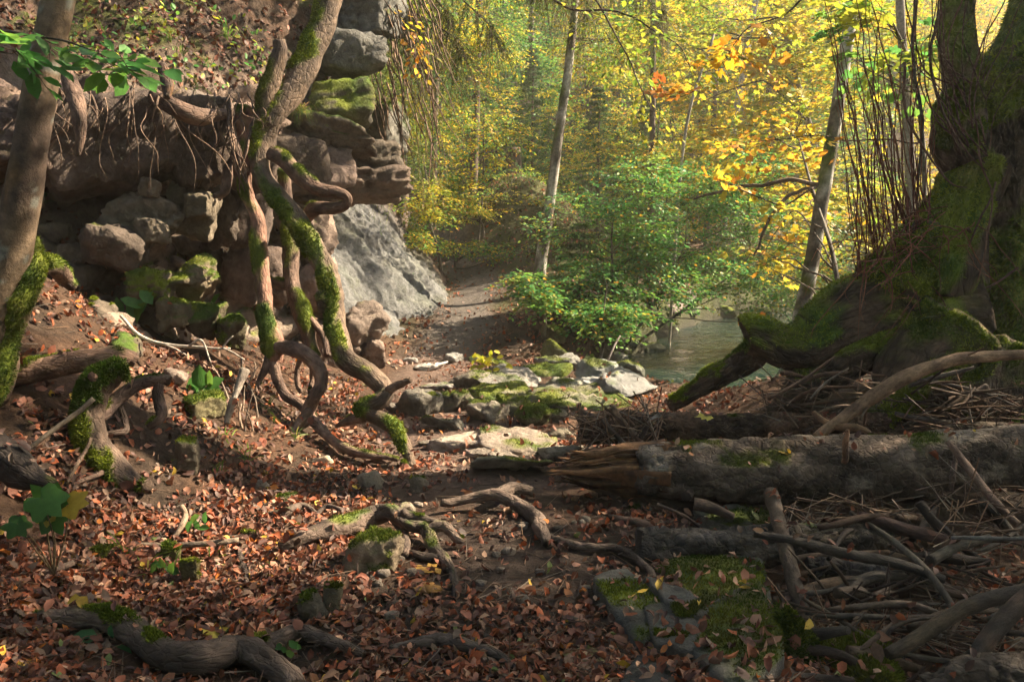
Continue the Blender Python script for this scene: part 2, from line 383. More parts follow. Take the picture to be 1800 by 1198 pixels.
_l.new(_tc.outputs['Object'], _nz.inputs['Vector']); _b = _n.new('ShaderNodeBump'); _b.inputs['Strength'].default_value = 0.9; _b.inputs['Distance'].default_value = 0.07
_l.new(_nz.outputs['Fac'], _b.inputs['Height']); _l.new(_b.outputs[0], _p.inputs['Normal'])
tag(link('stream_water', to_mesh('stream_water', stream_mesh(), M_WATER)), kind='structure')

# ------------------------------------------------------------------ the cliff
CL = np.array([(-12, 1.0), (-8.2, 3.6), (-5.6, 5.3), (-4.1, 6.7), (-3.1, 8.2), (-2.25, 10.2), (-1.8, 12.2), (-1.3, 14.5), (-1.75, 16.8), (-3.4, 19.5), (-7, 24), (-14, 30)], float)
SA = [(-.5, 1.9), (.85, 1.15), (1.35, .6), (1.95, 0.0), (2.08, -.45), (2.12, .12), (2.85, .2), (3.05, -.05), (4.3, -1.3), (10, -7)]
SB = [(-.4, .6), (.5, .42), (1.2, .18), (1.9, -.05), (2.12, -.35), (2.22, .15), (3.0, .2), (3.2, 0), (4.6, -1.0), (11, -6)]
SC = [(-.4, .15), (.05, 0), (1.0, -.32), (2.0, -.65), (2.25, -.8), (2.38, .0), (3.2, .1), (3.6, -.25), (4.6, -.3), (11, -5)]
SDn = [(-.3, .3), (.3, 0), (1.1, -.55), (2.05, -1.25), (2.25, -1.45), (2.4, -.45), (3.3, -.35), (3.8, -.8), (4.8, -1.1), (11, -6)]
SE = [(-.2, .6), (.72, .1), (1.3, -.5), (2.1, -1.3), (2.5, -1.75), (2.9, -2.1), (3.4, -2.3), (3.9, -2.8), (4.9, -3.6), (11, -9)]
SF = [(0, .9), (1.4, .1), (2.0, -.5), (2.8, -1.3), (3.2, -1.75), (3.6, -2.1), (4.2, -2.3), (4.9, -2.8), (6, -3.6), (14, -9)]
ST = [SA, SA, SA, SA, SB, SC, SDn, SE, SF, SF, SF, SF]
def cliff_sheet():
    K = len(CL); ks = np.arange(K)
    dens = np.interp(np.linspace(0, K - 1, 2000), [0, 1.5, 2.2, 7, 8.5, 11], [0.25, .5, 1.2, 1.2, .4, .15]); c = np.cumsum(dens); c = (c - c[0]) / (c[-1] - c[0])
    su = np.interp(np.linspace(0, 1, 400), c, np.linspace(0, K - 1, 2000))
    P3, _ = spline(np.c_[CL, np.zeros(K)], np.ones(K), 50); sk = np.linspace(0, K - 1, len(P3))
    cx = np.interp(su, sk, P3[:, 0]); cyy = np.interp(su, sk, P3[:, 1])
    tx, ty = np.gradient(cx), np.gradient(cyy); l = np.hypot(tx, ty)
    k1 = np.ones(15) / 15
    nx = np.convolve(np.pad(ty / l, 7, 'edge'), k1, 'valid'); ny = np.convolve(np.pad(-tx / l, 7, 'edge'), k1, 'valid')
    st = np.array(ST, float)                     # K,10,2
    tu = np.interp(np.linspace(0, 1, 230), np.linspace(0, 1, 10), np.arange(10))
    tdn = np.interp(np.linspace(0, 9, 800), [0, 1, 3, 5, 7, 8, 9], [.4, 1, 1.1, 1, .9, .9, 1.6]); tc = np.cumsum(tdn); tc = (tc - tc[0]) / (tc[-1] - tc[0])
    tu = np.interp(np.linspace(0, 1, 230), tc, np.linspace(0, 9, 800))
    hs = np.zeros((len(su), len(tu))); ds = hs.copy()
    hk = np.stack([[np.interp(tu, np.arange(10), st[k, :, 0])] for k in range(K)])[:, 0]; dk = np.stack([[np.interp(tu, np.arange(10), st[k, :, 1])] for k in range(K)])[:, 0]
    f = su.astype(int).clip(0, K - 2); w = (su - f)[:, None]; w = w * w * (3 - 2 * w)
    hs = hk[f] * (1 - w) + hk[f + 1] * w; ds = dk[f] * (1 - w) + dk[f + 1] * w
    V = np.stack([cx[:, None] + nx[:, None] * ds, cyy[:, None] + ny[:, None] * ds, hs], -1)
    n, m = V.shape[:2]; i = np.arange(n - 1)[:, None] * m; j = np.arange(m - 1)[None, :]
    g = geo(V.reshape(-1, 3), None, np.stack([i + j, i + m + j, i + m + j + 1, i + j + 1], -1).reshape(-1, 4))
    S = np.repeat(su, m); T = np.tile(tu, n); N = vnormals(g); v = g['V']
    if N[(np.abs(T - 2) < .1) & (np.abs(S - 5) < .2), 0].mean() < 0: g['Q'] = g['Q'][:, ::-1]; N = -N
    band = sstep(4.4, 5.0, T) * sstep(7.4, 6.7, T) * sstep(7.2, 6.6, S)        # the hard beds
    marl = sstep(4.6, 5.3, S) * sstep(4.6, 4.2, T)
    low = (1 - sstep(4.4, 5.0, T)) * (1 - marl); top = sstep(6.8, 7.4, T)
    d1, d2, cv = worley(v * np.array([1.5, 1.5, 3.0]), 51); e1, e2, ev = worley(v * np.array([4, 4, 6.0]), 57)
    disp = band * ((cv - 0.5) * 0.2 - 0.10 * sstep(0.16, 0.0, d2 - d1) + (ev - .5) * 0.07 + 0.05 * fbm(v * 3, 3, 52))
    disp += marl * (0.10 * fbm(v * np.array([1.3, 1.3, .7]), 3, 53) + 0.035 * ridged(v * np.array([4, 4, 1.6]), 3, 54) + 0.075 * (ev - .5) + 0.035 * fbm(v * 11, 4, 55) + .03 * (worley(v * 9, 91)[2] - .5))
    f1, f2, fv = worley(v * np.array([1.7, 1.7, 4.2]) + .3 * fbm(v * 1.5, 2, 77)[:, None], 78); disp += low * (0.13 * fbm(v * 1.6, 3, 58) + (fv - .5) * 0.3 * sstep(-.3, .2, fbm(v * .9, 2, 60)) - .07 * sstep(.1, 0, f2 - f1) + (ev - .5) * 0.11 + 0.03 * fbm(v * 12, 3, 59))
    disp += top * (0.18 * fbm(v * 1.2, 3, 61) + 0.04 * fbm(v * 6, 3, 62))
    disp += sstep(7, 8, S) * 0.2 * fbm(v * .8, 3, 63)
    g['V'] = v + N * disp[:, None]; v = g['V']
    a = fbm(v * 2.2, 4, 64); b = fbm(v * 8, 3, 65); bed = fbm(v * np.array([.5, .5, 9]), 3, 66)
    c_rock = np.array([.15, .105, .082]) * (1 + .35 * a + .25 * b + .2 * bed)[:, None]; c_rock = mixc(c_rock, [.22, .155, .125], sstep(.1, .6, fbm(v * 1.7, 3, 67)) * .7); c_rock = mixc(c_rock, [.13, .115, .1], sstep(.1, .5, fbm(v * 1.1 + 9, 3, 68)))
    c_marl = np.array([.115, .117, .117]) * (1 + .22 * a + .22 * b)[:, None]; c_marl = mixc(c_marl, [.20, .198, .19], sstep(.1, .6, fbm(v * 2.7, 4, 69)) * .7); c_marl = mixc(c_marl, [.075, .072, .07], sstep(.0, .5, fbm(v * np.array([1, 1, 2.2]) + 4, 3, 70)) * .6 )
    c_marl = mixc(c_marl, [.29, .20, .165], sstep(5.15, 4.75, S + .15 * a))
    c_low = mixc([.095, .068, .055], [.17, .13, .10], sstep(-.2, .5, a + .4 * b)); c_low = mixc(c_low, [.25, .195, .155], sstep(.05, .4, fbm(v * 1.5 + 2, 3, 71)))
    c_top = mixc([.045, .03, .02], [.075, .042, .026], sstep(-.3, .3, b))
    Cc = c_low.copy(); Cc = mixc(Cc, c_marl, marl); Cc = mixc(Cc, c_rock, band); Cc = mixc(Cc, c_top, top)
    Cc = mixc(Cc, c_top * .8, sstep(7.2, 8.0, S))
    g['C'] = Cc; Nn = vnormals(g); mm = sstep(.25, .75, Nn[:, 2]) * sstep(-.05, .35, fbm(v * 1.7 + 1, 4, 72) + .1 * band) * (1 - marl * .85) * (T > .8)
    moss_col(g, mm * .9, 5)
    return g, mm * (S > 1.8) * (S < 8.2), dict(S=S, T=T, top=top, low=low)
G_CLIFF, CL_MOSS, CL_I = cliff_sheet()
cliff = link('cliff', to_mesh('cliff', G_CLIFF, M_ROCK)); tag(cliff, 'undercut rock cliff with grey marl foot and leaf strewn top', None, None, 'structure')
g = fuzz(G_CLIFF, CL_MOSS, 38000, 0.022, 81); part('moss', g, M_MOSS, cliff, 'stuff', False)

# ------------------------------------------------------------------ rocks
CATCH = []                                   # surfaces that fallen leaves may lie on
PINK, BUFF, GREY, DARK, MARL = (.27, .185, .15), (.24, .19, .145), (.20, .185, .165), (.085, .085, .08), (.30, .295, .28)
def finish_rock(name, g, seed, base, moss, label, parent=None, tint=None, material=None, fz=0, cat='rock', group=None, mup=.55, fl=.016, mb=1.0, mdir=(0, 0, 1)):
    stone_col(g, base, seed, tint=tint)
    m = moss_mask(g, moss, seed, mup, dirv=mdir) if moss > 0 else np.zeros(len(g['V']))
    moss_col(g, m, seed, mb); CATCH.append(g)
    if parent is not None:
        o = part(name, g, material or M_ROCK, parent)
    else:
        o = solo(name, g, material or M_ROCK, label, cat, group)
    if fz and moss > 0:
        f = fuzz(g, m, fz, fl, seed + 1, mb)
        if f is not None: part('moss', f, M_MOSS, o, 'stuff', False)
    return o
def box_rock(x0, y0, x1, y1, Y, thick, seed, n=4, rz=0, rx=0, ry=0, **kw):
    """rock filling a photo rectangle at Y metres; thick: half depth in metres"""
    c = at((x0 + x1) / 2, (y0 + y1) / 2, Y)
    g = rock((pxm((x1 - x0) / 2, Y), thick, pxm((y1 - y0) / 2, Y)), seed, n, **kw)
    return moved(rot(g, rz, rx, ry), c)
def floor_rock(xc, yb, w, h, seed, thickf=.5, n=4, rz=0, rx=0, ry=0, sink=.25, **kw):
    """rock standing on the ground: photo x centre, photo y of its foot, width and height in pixels; thickf: share of the height that is its front"""
    p = ground_at(xc, yb); Y = p[1]; hw = pxm(w / 2, Y); th = thickf * h * Y / F
    dep = min((1 - thickf) * h * Y / F / max((CAMZ - p[2] - th) / Y, .08), 3.2 * hw); dep = max(dep, .5 * hw)
    g = rock((hw * 1.05, dep / 2, th * (1 + sink) / 2), seed, n, **kw); rot(g, rz, rx, ry)
    return moved(g, (p[0], p[1] + dep / 2, p[2] + th * (1 - sink) / 2))

# beds of the cliff, block by block
B = cliff; rq = np.random.default_rng(8)
for x0, y0, x1, y1, Y, th, sd, base, moss, kw in [
    (-70, 180, 108, 318, 6.35, .45, 101, (.15, .10, .085), .1, dict(rz=.35)), (92, 172, 300, 325, 6.75, .45, 102, (.20, .145, .125), .12, dict(rz=.38)),
    (306, 190, 400, 332, 7.15, .35, 103, (.20, .14, .115), .1, dict(rz=.4)), (404, 205, 470, 335, 7.6, .4, 104, (.13, .09, .075), .2, dict(rz=.5)),
    (450, 208, 648, 258, 9.8, .6, 105, (.20, .15, .12), .3, dict(rz=.45)), (468, 250, 560, 345, 9.5, .5, 106, (.18, .13, .105), .1, dict(rz=.4)),
    (545, 255, 615, 338, 9.75, .4, 107, (.34, .24, .205), .05, dict(rz=.5)), (600, 255, 690, 312, 10.5, .6, 110, (.25, .195, .155), .25, dict(rz=.5)),
    (500, 302, 702, 352, 10.5, .75, 111, (.23, .165, .135), .12, dict(rz=.5)), (635, 185, 702, 280, 11.2, .5, 112, (.26, .24, .215), .5, dict(rz=.5)),
    (545, 150, 642, 218, 10.0, .5, 113, (.18, .15, .12), .8, dict(rz=.4)), (560, 60, 655, 130, 10.4, .5, 114, (.17, .16, .15), .1, dict(rz=.3)),
    (580, -30, 700, 75, 10.8, .6, 115, (.20, .19, .18), .3, dict(rz=.3)),
    (410, 330, 470, 440, 8.0, .35, 117, (.16, .115, .10), .1, dict(rz=.3)), (455, 440, 500, 540, 8.4, .3, 118, (.18, .125, .105), .1, dict(rz=.3)),
    (395, 420, 450, 530, 7.9, .3, 119, (.22, .16, .14), .1, dict(rz=.3)),
    (520, 355, 585, 470, 9.6, .35, 120, (.30, .215, .18), .05, dict(rz=.5)), (525, 455, 600, 560, 9.6, .35, 121, (.33, .235, .20), .03, dict(rz=.5)),
    (540, 555, 600, 640, 9.5, .3, 122, (.32, .23, .195), .03, dict(rz=.4)), 
    (600, 535, 675, 610, 9.9, .3, 124, (.31, .235, .20), .03, dict(rz=.6)), (585, 590, 640, 650, 9.7, .25, 125, (.32, .23, .195), .03, dict(rz=.3)), (635, 580, 672, 640, 9.9, .2, 126, (.30, .215, .18), .05, dict(rz=.3)),
    (200, 345, 330, 420, 6.9, .3, 131, (.28, .225, .18), .12, dict(rz=.3, ry=.3)), (310, 330, 375, 425, 7.2, .25, 132, (.29, .23, .175), .1, dict(rz=.3)),
    (255, 318, 275, 345, 6.6, .06, 133, (.27, .21, .16), 0, {}), (150, 400, 260, 470, 6.5, .3, 134, (.16, .12, .10), .15, dict(rz=.3, ry=.4)),
    (288, 440, 392, 530, 6.85, .28, 135, (.24, .185, .13), .55, dict(rz=.3)), (240, 475, 300, 535, 6.5, .2, 136, (.20, .155, .11), .7, dict(rz=.2)),
    (330, 520, 388, 600, 6.7, .2, 137, (.19, .15, .10), .75, dict(rz=.2)), (150, 530, 200, 590, 6.1, .16, 138, (.20, .155, .12), .35, dict(rz=.2)),
    (270, 530, 335, 580, 6.45, .2, 139, (.19, .15, .10), .55, dict(rz=.2)), (375, 555, 432, 612, 6.7, .2, 140, (.20, .165, .11), .85, dict(rz=.2)),
    (335, 340, 365, 380, 6.95, .1, 141, (.30, .24, .18), 0, {}), (240, 390, 290, 425, 6.5, .1, 142, (.29, .23, .18), 0, {}), (180, 590, 245, 640, 5.6, .2, 143, (.17, .13, .10), .3, {}), (372, 345, 410, 430, 7.6, .25, 144, (.21, .16, .135), 0, dict(rz=.3))]:
    g = box_rock(x0 - 7, y0 - 5, x1 + 7, y1 + 5, Y, th, sd, boxy=.95 if y0 < 345 else .7, cuts=4, rough=.06 if y0 < 345 else .08, strata=.07, n=5 if (x1 - x0) * (y1 - y0) > 9500 else 4, **{**dict(rx=rq.normal(0, .1), ry=rq.normal(0, .09)), **kw, 'rz': kw.get('rz', 0) + rq.normal(0, .15)})
    base = tuple(c * k_ for c, k_ in zip(base, (.68, .70, .68)))
    finish_rock('rock_block', g, sd, base, moss + .06, None, B, tint=tuple(.6 * c for c in base), fz=2200 if moss > .3 else 0, mb=1.25)

# stones on the ground (photo x, foot y, width, height, ...), each with its own words
for xc, yb, w, h, sd, tf, base, moss, fz, kw, label in [
    (752, 652, 62, 20, 201, .6, (.5, .47, .43), 0, 0, {}, 'pale whitish stone at the foot of the grey cliff'),
    (795, 640, 40, 26, 202, .8, (.30, .29, .27), .2, 0, {}, 'small upright grey stone behind the pale whitish stone'),
    (825, 683, 100, 36, 203, .7, (.23, .20, .16), .35, 600, {}, 'mossy edged block beside the yellow sprig'),
    (900, 690, 130, 52, 204, .35, (.25, .235, .21), .2, 300, {}, 'broad flat grey slab behind the yellow sprig'),
    (862, 645, 90, 22, 205, .6, (.16, .13, .09), .6, 600, {}, 'low dark boulder just behind the yellow sprig'),
    (985, 655, 90, 40, 206, .7, (.19, .185, .165), .3, 300, dict(rz=-.3), 'angular block with a pale face under the path bank'),
    (955, 668, 110, 38, 207, .5, (.20, .19, .16), .65, 1500, dict(rz=-.2), 'long slab with a thick moss cushion on top'),
    (1012, 702, 95, 56, 208, .5, (.27, .26, .21), .35, 600, dict(rz=-.3), 'pale slab with moss specks right of the mossy slab'),
    (1062, 680, 80, 62, 209, .7, (.16, .17, .155), .3, 400, dict(rz=-.5), 'slanted grey green boulder between slabs and stream'),
    (880, 712, 130, 44, 210, .5, (.20, .18, .14), .55, 1200, {}, 'flat moss edged slab in the middle of the rock ledge'),
    (960, 716, 140, 46, 211, .4, (.22, .20, .165), .4, 800, {}, 'wide leaf dotted slab right of the moss edged slab'),
    (1040, 735, 200, 62, 212, .35, (.24, .215, .17), .42, 1500, {}, 'largest flat slab with bright moss on its stream end'),
    (735, 735, 70, 62, 213, .75, (.20, .18, .15), .2, 300, {}, 'rounded grey stone right of the stubby side branch'),
    (795, 725, 70, 56, 214, .75, (.18, .155, .115), .45, 800, {}, 'dark rounded mossy stone left of the domed boulder'),
    (858, 748, 84, 60, 215, .7, (.22, .19, .15), .4, 800, {}, 'domed grey boulder with moss down its side'),
    (900, 735, 70, 52, 216, .75, (.17, .15, .10), .65, 1200, {}, 'moss capped stone just behind the domed boulder'),
    (938, 752, 62, 52, 217, .8, (.15, .13, .07), .75, 1600, {}, 'small green boulder fully coated with moss'),
    (975, 745, 50, 30, 218, .8, (.19, .17, .13), .35, 300, {}, 'small stone beside the fully mossed boulder'),
    (785, 758, 120, 28, 219, .7, (.16, .145, .12), .3, 400, {}, 'low dark ledge stone across the path'),
    (820, 800, 130, 56, 220, .35, (.34, .275, .225), .08, 0, dict(ry=-.12), 'smooth sunlit slab sloping down to the path'),
    (905, 806, 140, 66, 221, .35, (.36, .29, .235), .2, 500, dict(ry=.1), 'peaked sunlit slab with a mossy right corner'),
    (862, 812, 110, 40, 222, .6, (.26, .215, .175), .08, 0, {}, 'wedge shaped slab in front of the two sunlit slabs'),
    (900, 842, 150, 62, 223, .4, (.26, .225, .17), .2, 400, {}, 'flat pitted slab against the broken end of the log'),
    (1045, 688, 60, 36, 224, .7, (.20, .20, .19), .1, 0, {}, 'small grey wedge at the edge of the stream'),
    (1103, 705, 110, 62, 225, .6, (.14, .14, .135), .05, 0, dict(rz=-.5, ry=.35), 'dark tilted slab sliding into the stream'),
    (1105, 668, 60, 40, 226, .8, (.14, .145, .12), .6, 900, {}, 'moss topped stone on the stream edge'),
    (1110, 690, 70, 26, 227, .6, (.17, .17, .165), .05, 0, {}, 'flat grey stone lying in the shallow water'),
    (1146, 648, 58, 62, 228, .9, (.13, .14, .10), .55, 1200, dict(ry=.25), 'tall mossy boulder leaning on the stream bank'),
    (1108, 612, 34, 24, 229, .9, (.13, .14, .10), .6, 300, {}, 'small mossy stone above the leaning boulder'),
    (970, 638, 48, 44, 230, .9, (.12, .12, .06), .75, 1200, dict(ry=.5), 'tilted moss covered slab beside the path'),
    (975, 605, 46, 36, 231, .9, (.13, .115, .06), .6, 700, {}, 'squat mossy block above the tilted slab'),
    (1290, 585, 110, 30, 232, .6, (.10, .12, .06), .8, 900, {}, 'long mossed rock on the far water edge'),
    (1270, 560, 70, 30, 233, .8, (.10, .12, .06), .7, 500, {}, 'rounded rock behind the long mossed rock'),
    (650, 862, 44, 40, 241, .85, (.25, .21, .155), .1, 0, {}, 'small tan stone left of the trunk foot'),
    (735, 865, 40, 34, 242, .85, (.19, .16, .12), .35, 300, {}, 'little mossy stone right of the trunk foot'),
    (567, 818, 44, 22, 243, .8, (.5, .40, .28), .1, 0, {}, 'pale cream stone in the sunlit leaves'),
    (650, 1015, 125, 118, 244, .6, (.25, .195, .135), .5, 2500, dict(ry=-.25), 'large boulder clasped under the arched root'),
    (545, 1095, 55, 70, 245, .7, (.17, .14, .10), .45, 900, {}, 'leaning mossy stone in the lower leaf litter'),
    (583, 1082, 40, 66, 246, .85, (.17, .14, .09), .5, 700, {}, 'upright narrow stone touching the leaning mossy stone'),
    (715, 905, 36, 26, 247, .8, (.26, .21, .16), .05, 0, {}, 'small stone on top of the arched root'),
    (497, 880, 46, 20, 248, .7, (.16, .16, .07), .6, 400, {}, 'flat green stone in the leaves left of the tan stone'),
    (455, 862, 34, 26, 249, .8, (.18, .15, .12), .1, 0, {}, 'rough brown stone near the flat green stone'),
    (345, 740, 62, 66, 250, .7, (.15, .13, .07), .85, 2500, {}, 'tall mossy block under the small leafy seedling'),
    (320, 832, 46, 70, 251, .8, (.17, .14, .10), .3, 500, dict(ry=.25), 'upright tan stone right of the mossy root foot'),
    (298, 990, 40, 42, 252, .85, (.14, .13, .05), .85, 900, {}, 'round moss ball stone in the left leaf litter'),
    (332, 1030, 46, 60, 253, .85, (.19, .155, .07), .6, 900, {}, 'brown mossy stone below the round moss ball'),
    (170, 985, 50, 30, 254, .8, (.15, .13, .06), .7, 600, {}, 'half buried mossy stone under the maple seedling'),
    (437, 948, 50, 22, 255, .7, (.16, .14, .07), .7, 500, {}, 'low moss tuffet stone in the sunlit leaves'),
    (300, 675, 40, 34, 256, .8, (.22, .17, .14), 0, 0, {}, 'grey pink pebble beside the forked white twig'),
    (955, 705, 46, 18, 257, .8, (.22, .2, .18), 0, 0, {}, 'small wedge stone in the middle of the ledge'),
    (720, 640, 30, 14, 258, .8, (.38, .35, .32), 0, 0, {}, 'little pale stone below the grey cliff'),
    (700, 728, 60, 26, 259, .6, (.22, .19, .16), .1, 0, {}, 'flat stone behind the bend of the mossy trunk'),
    (810, 455, 60, 22, 261, .7, (.14, .12, .08), .6, 500, {}, 'mossy ledge stone at the foot of the knoll'),
    (905, 440, 70, 26, 262, .7, (.13, .12, .07), .7, 700, {}, 'mossy hump stone on the knoll beside the pale trunk'),
    (860, 395, 60, 24, 263, .7, (.14, .13, .08), .7, 600, {}, 'moss covered stone on top of the knoll'),
    (930, 500, 44, 18, 264, .7, (.14, .12, .08), .5, 300, {}, 'small mossy stone by the foot of the pale trunk'),
    (1190, 640, 60, 26, 265, .6, (.13, .135, .12), .3, 300, {}, 'dark stone at the foot of the grassy bank'),
    (1085, 640, 40, 26, 266, .8, (.15, .15, .13), .35, 300, {}, 'angular stone at the foot of the bank'),
    (1020, 650, 40, 24, 267, .7, (.17, .16, .14), .3, 200, {}, 'little grey stone left of the slanted boulder'),
    (990, 808, 90, 36, 268, .5, (.24, .205, .16), .3, 500, {}, 'half buried slab left of the splintered log end'),
    (985, 772, 70, 26, 269, .6, (.22, .19, .14), .4, 500, {}, 'mossy stone between the green boulder and the rotten log'),
    (760, 785, 60, 20, 270, .5, (.24, .20, .165), .15, 0, {}, 'flat worn stone in the path beside the sloping slab'),
    (1180, 628, 44, 28, 291, .8, (.12, .13, .10), .5, 500, {}, 'mossy stone at the waterline below the hanging grass'),
    (1222, 612, 50, 26, 292, .8, (.11, .12, .09), .55, 500, {}, 'second mossy stone at the waterline further upstream'),
    (1262, 598, 54, 26, 293, .8, (.11, .12, .09), .6, 500, {}, 'third mossy stone at the waterline near the bend'),
    (1210, 552, 70, 22, 294, .8, (.11, .12, .08), .7, 500, {}, 'mossed rock under the far bank left of the bend'),
    (1330, 560, 80, 26, 295, .8, (.10, .11, .07), .7, 600, {}, 'dark mossed rock in front of the far bank'),
    (765, 690, 90, 24, 260, .4, (.30, .27, .25), .05, 0, {}, 'thin pale slab on the path by the side branch'),
]:
    g = floor_rock(xc, yb, w, h, sd, tf, cuts=6, rough=.06, n=4 if w > 45 else 3, **{**dict(rx=rq.normal(0, .08), ry=rq.normal(0, .08)), **kw, 'rz': kw.get('rz', 0) + rq.normal(0, .3)})
    wet = label.endswith('stream') or 'water' in label
    finish_rock('rock', g, sd, base, moss, label, tint=tuple(.65 * c for c in base), fz=fz, material=M_WETROCK if wet else None, mb=1.05)

# foreground paving-like slabs and mossy boulders on the right, in shade
for poly, sd, top, label in [
    ([(1040, 1035), (1120, 1010), (1150, 1050), (1215, 1090), (1120, 1150), (1075, 1090)], 271, .05, 'dark narrow slab leading the row of flat stones'),
    ([(1125, 1035), (1200, 1060), (1250, 1095), (1195, 1110)], 272, .07, 'small raised slab between the narrow and the wide slab'),
    ([(1130, 1085), (1190, 1075), (1240, 1120), (1215, 1165), (1150, 1160)], 273, .055, 'grey wedge slab with a slanting seam'),
    ([(1150, 1000), (1330, 990), (1345, 1060), (1240, 1080)], 274, .08, 'broad mossy slab under the sawn log'),
    ([(1240, 1085), (1345, 1060), (1375, 1190), (1300, 1240), (1215, 1170)], 275, .08, 'wide dark slab with a mossy right edge'),
    ([(1120, 1165), (1230, 1175), (1290, 1240), (1080, 1240)], 276, .03, 'half covered slab at the bottom edge')]:
    P = np.array([ground_at(a, b)[:2] for a, b in poly]); c = P.mean(0); D, Tt = ICO[5]
    P = P if np.cross(P[1] - P[0], P[2] - P[1]) > 0 else P[::-1]
    E = np.roll(P, -1, 0) - P; Nn = unit(np.stack([E[:, 1], -E[:, 0]], -1)); dd = np.sum(Nn * (P - c), 1)
    th = .09; N3 = np.concatenate([np.c_[Nn, 0 * dd], [[0.03, .02, 1], [0, 0, -1]]]); d3 = np.r_[dd, th, th]
    uu = np.maximum(D @ N3.T, 1e-3) / d3; rad = 1 / (np.sum(uu ** 22, 1) ** (1 / 22)); V = D * rad[:, None]
    V += D * (.016 * fbm(V * 6 + sd, 4, sd) + .010 * ridged(V * np.array([9, 22, 9]) + sd, 3, sd + 2))[:, None]
    zc = float(zg(c[0], c[1])); g = geo(V + np.array([c[0], c[1], zc + top - th]), Tt)
    mossy = .55 if 'mossy' in label else .35
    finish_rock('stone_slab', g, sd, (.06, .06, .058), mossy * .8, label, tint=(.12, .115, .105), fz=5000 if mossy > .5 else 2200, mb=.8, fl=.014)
for x0, y0, x1, y1, Y, th, sd, label in [(1345, 1060, 1440, 1215, 3.05, .2, 281, 'dark green mossed boulder below the slanting pole'), (1440, 1130, 1590, 1240, 2.95, .25, 282, 'mossed boulder at the lower edge under the driftwood'),
                                         (1200, 895, 1390, 950, 4.55, .2, 283, 'mossy grey stone wedged between the two fallen logs'), (1095, 885, 1150, 925, 4.7, .15, 284, 'brownish stone under the broken log end'),
                                         (1040, 905, 1110, 935, 4.75, .15, 285, 'pale flat stone in front of the broken log end')]:
    g = box_rock(x0, y0, x1, y1, Y, th, sd, n=5, boxy=.8)
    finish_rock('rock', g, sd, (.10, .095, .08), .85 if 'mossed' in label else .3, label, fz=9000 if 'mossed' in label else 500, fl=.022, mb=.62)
# small loose pebbles along the path and under the logs
LMP = [('the flat rock ledge', 900, 700), ('the humped root', 860, 880), ('the broken log end', 1000, 850), ('the mossy trunk foot', 730, 830), ('the arched root', 740, 970), ('the pale whitish stone', 750, 655), ('the dark narrow slab', 1060, 1050), ('the two sunlit slabs', 870, 790), ('the sawn log', 1150, 950), ('the dark worn root', 800, 1110)]
rp = np.random.default_rng(31); k = 0
while k < 70:
    px, py = rp.uniform(650, 1250), rp.uniform(640, 1100)
    p = ground_at(px, py)
    if p[1] > 12 or stream_dist(np.array(p[0]), np.array(p[1])) < 1.9: continue
    s = rp.uniform(.010, .032) * (1.4 if p[1] > 7 else 1); g = moved(rock((s * 1.3, s, s * .8), 600 + k, 2, rough=.04), p + np.array([0, 0, s * .25]))
    stone_col(g, np.array((.17, .14, .115)) * rp.uniform(.6, 1.3), k)
    solo('pebble', g, M_ROCK, '%s loose pebble lying near %s' % ('tiny' if s < .017 else ('small' if s < .026 else 'rounded'), min(LMP, key=lambda l: math.hypot(l[1] - px, l[2] - py))[0]), 'pebble', 'pebbles along the path'); k += 1

# ------------------------------------------------------------------ wood: roots, trees, logs, sticks
def bark_col(g, a, b, seed, sc=5, k=None):
    t = sstep(-.4, .4, fbm(g['V'] * sc + seed, 4, seed)); C = mixc(a, b, t) * (1 + .3 * fbm(g['V'] * 20 + seed, 2, seed + 2))[:, None]
    if k is not None: C = mixc(C, k, sstep(.15, .45, fbm(g['V'] * 6 - seed, 3, seed + 5)))
    g['C'] = np.clip(C, .004, .9); return g
def mossed(name, g, m, parent, seed, n, length, bright=1.0):
    moss_col(g, m, seed, bright)
    f = fuzz(g, m, n, length, seed + 3, bright)
    return f
RB, RD = (.125, .08, .06), (.055, .036, .028)
GB, GD = (.14, .105, .075), (.06, .045, .032)

def wood_part(name, K, parent, seed, ca=RB, cb=RD, moss=0.0, fz=0, fl=.016, dirv=(0, 0, 1), up=.55, bright=1.0, mat_=None, msc=4.0, world=None, **kw):
    kw = {**dict(seg=16, per=8, rough=.16, ridge=.09, wob=.018), **kw}; K = [(a, b, y, r * (.78 if mat_ is None else .9)) for a, b, y, r in K]
    g = ptube(K, seed=seed, **kw); bark_col(g, ca, cb, seed)
    m = None
    if moss:
        m = moss_mask(g, moss, seed, up, msc, dirv); moss_col(g, m, seed, bright); g['V'] = g['V'] + vnormals(g) * (m * .012 * (.6 + .8 * vnoise(g['V'] * 22, seed)))[:, None]
    o = part(name, g, mat_ or M_ROOT, parent); CATCH.append(g)
    if moss and fz:
        f = fuzz(g, m, fz, fl, seed + 3, bright)
        if f is not None: part('moss', f, M_MOSS, o, 'stuff', False)
    return o

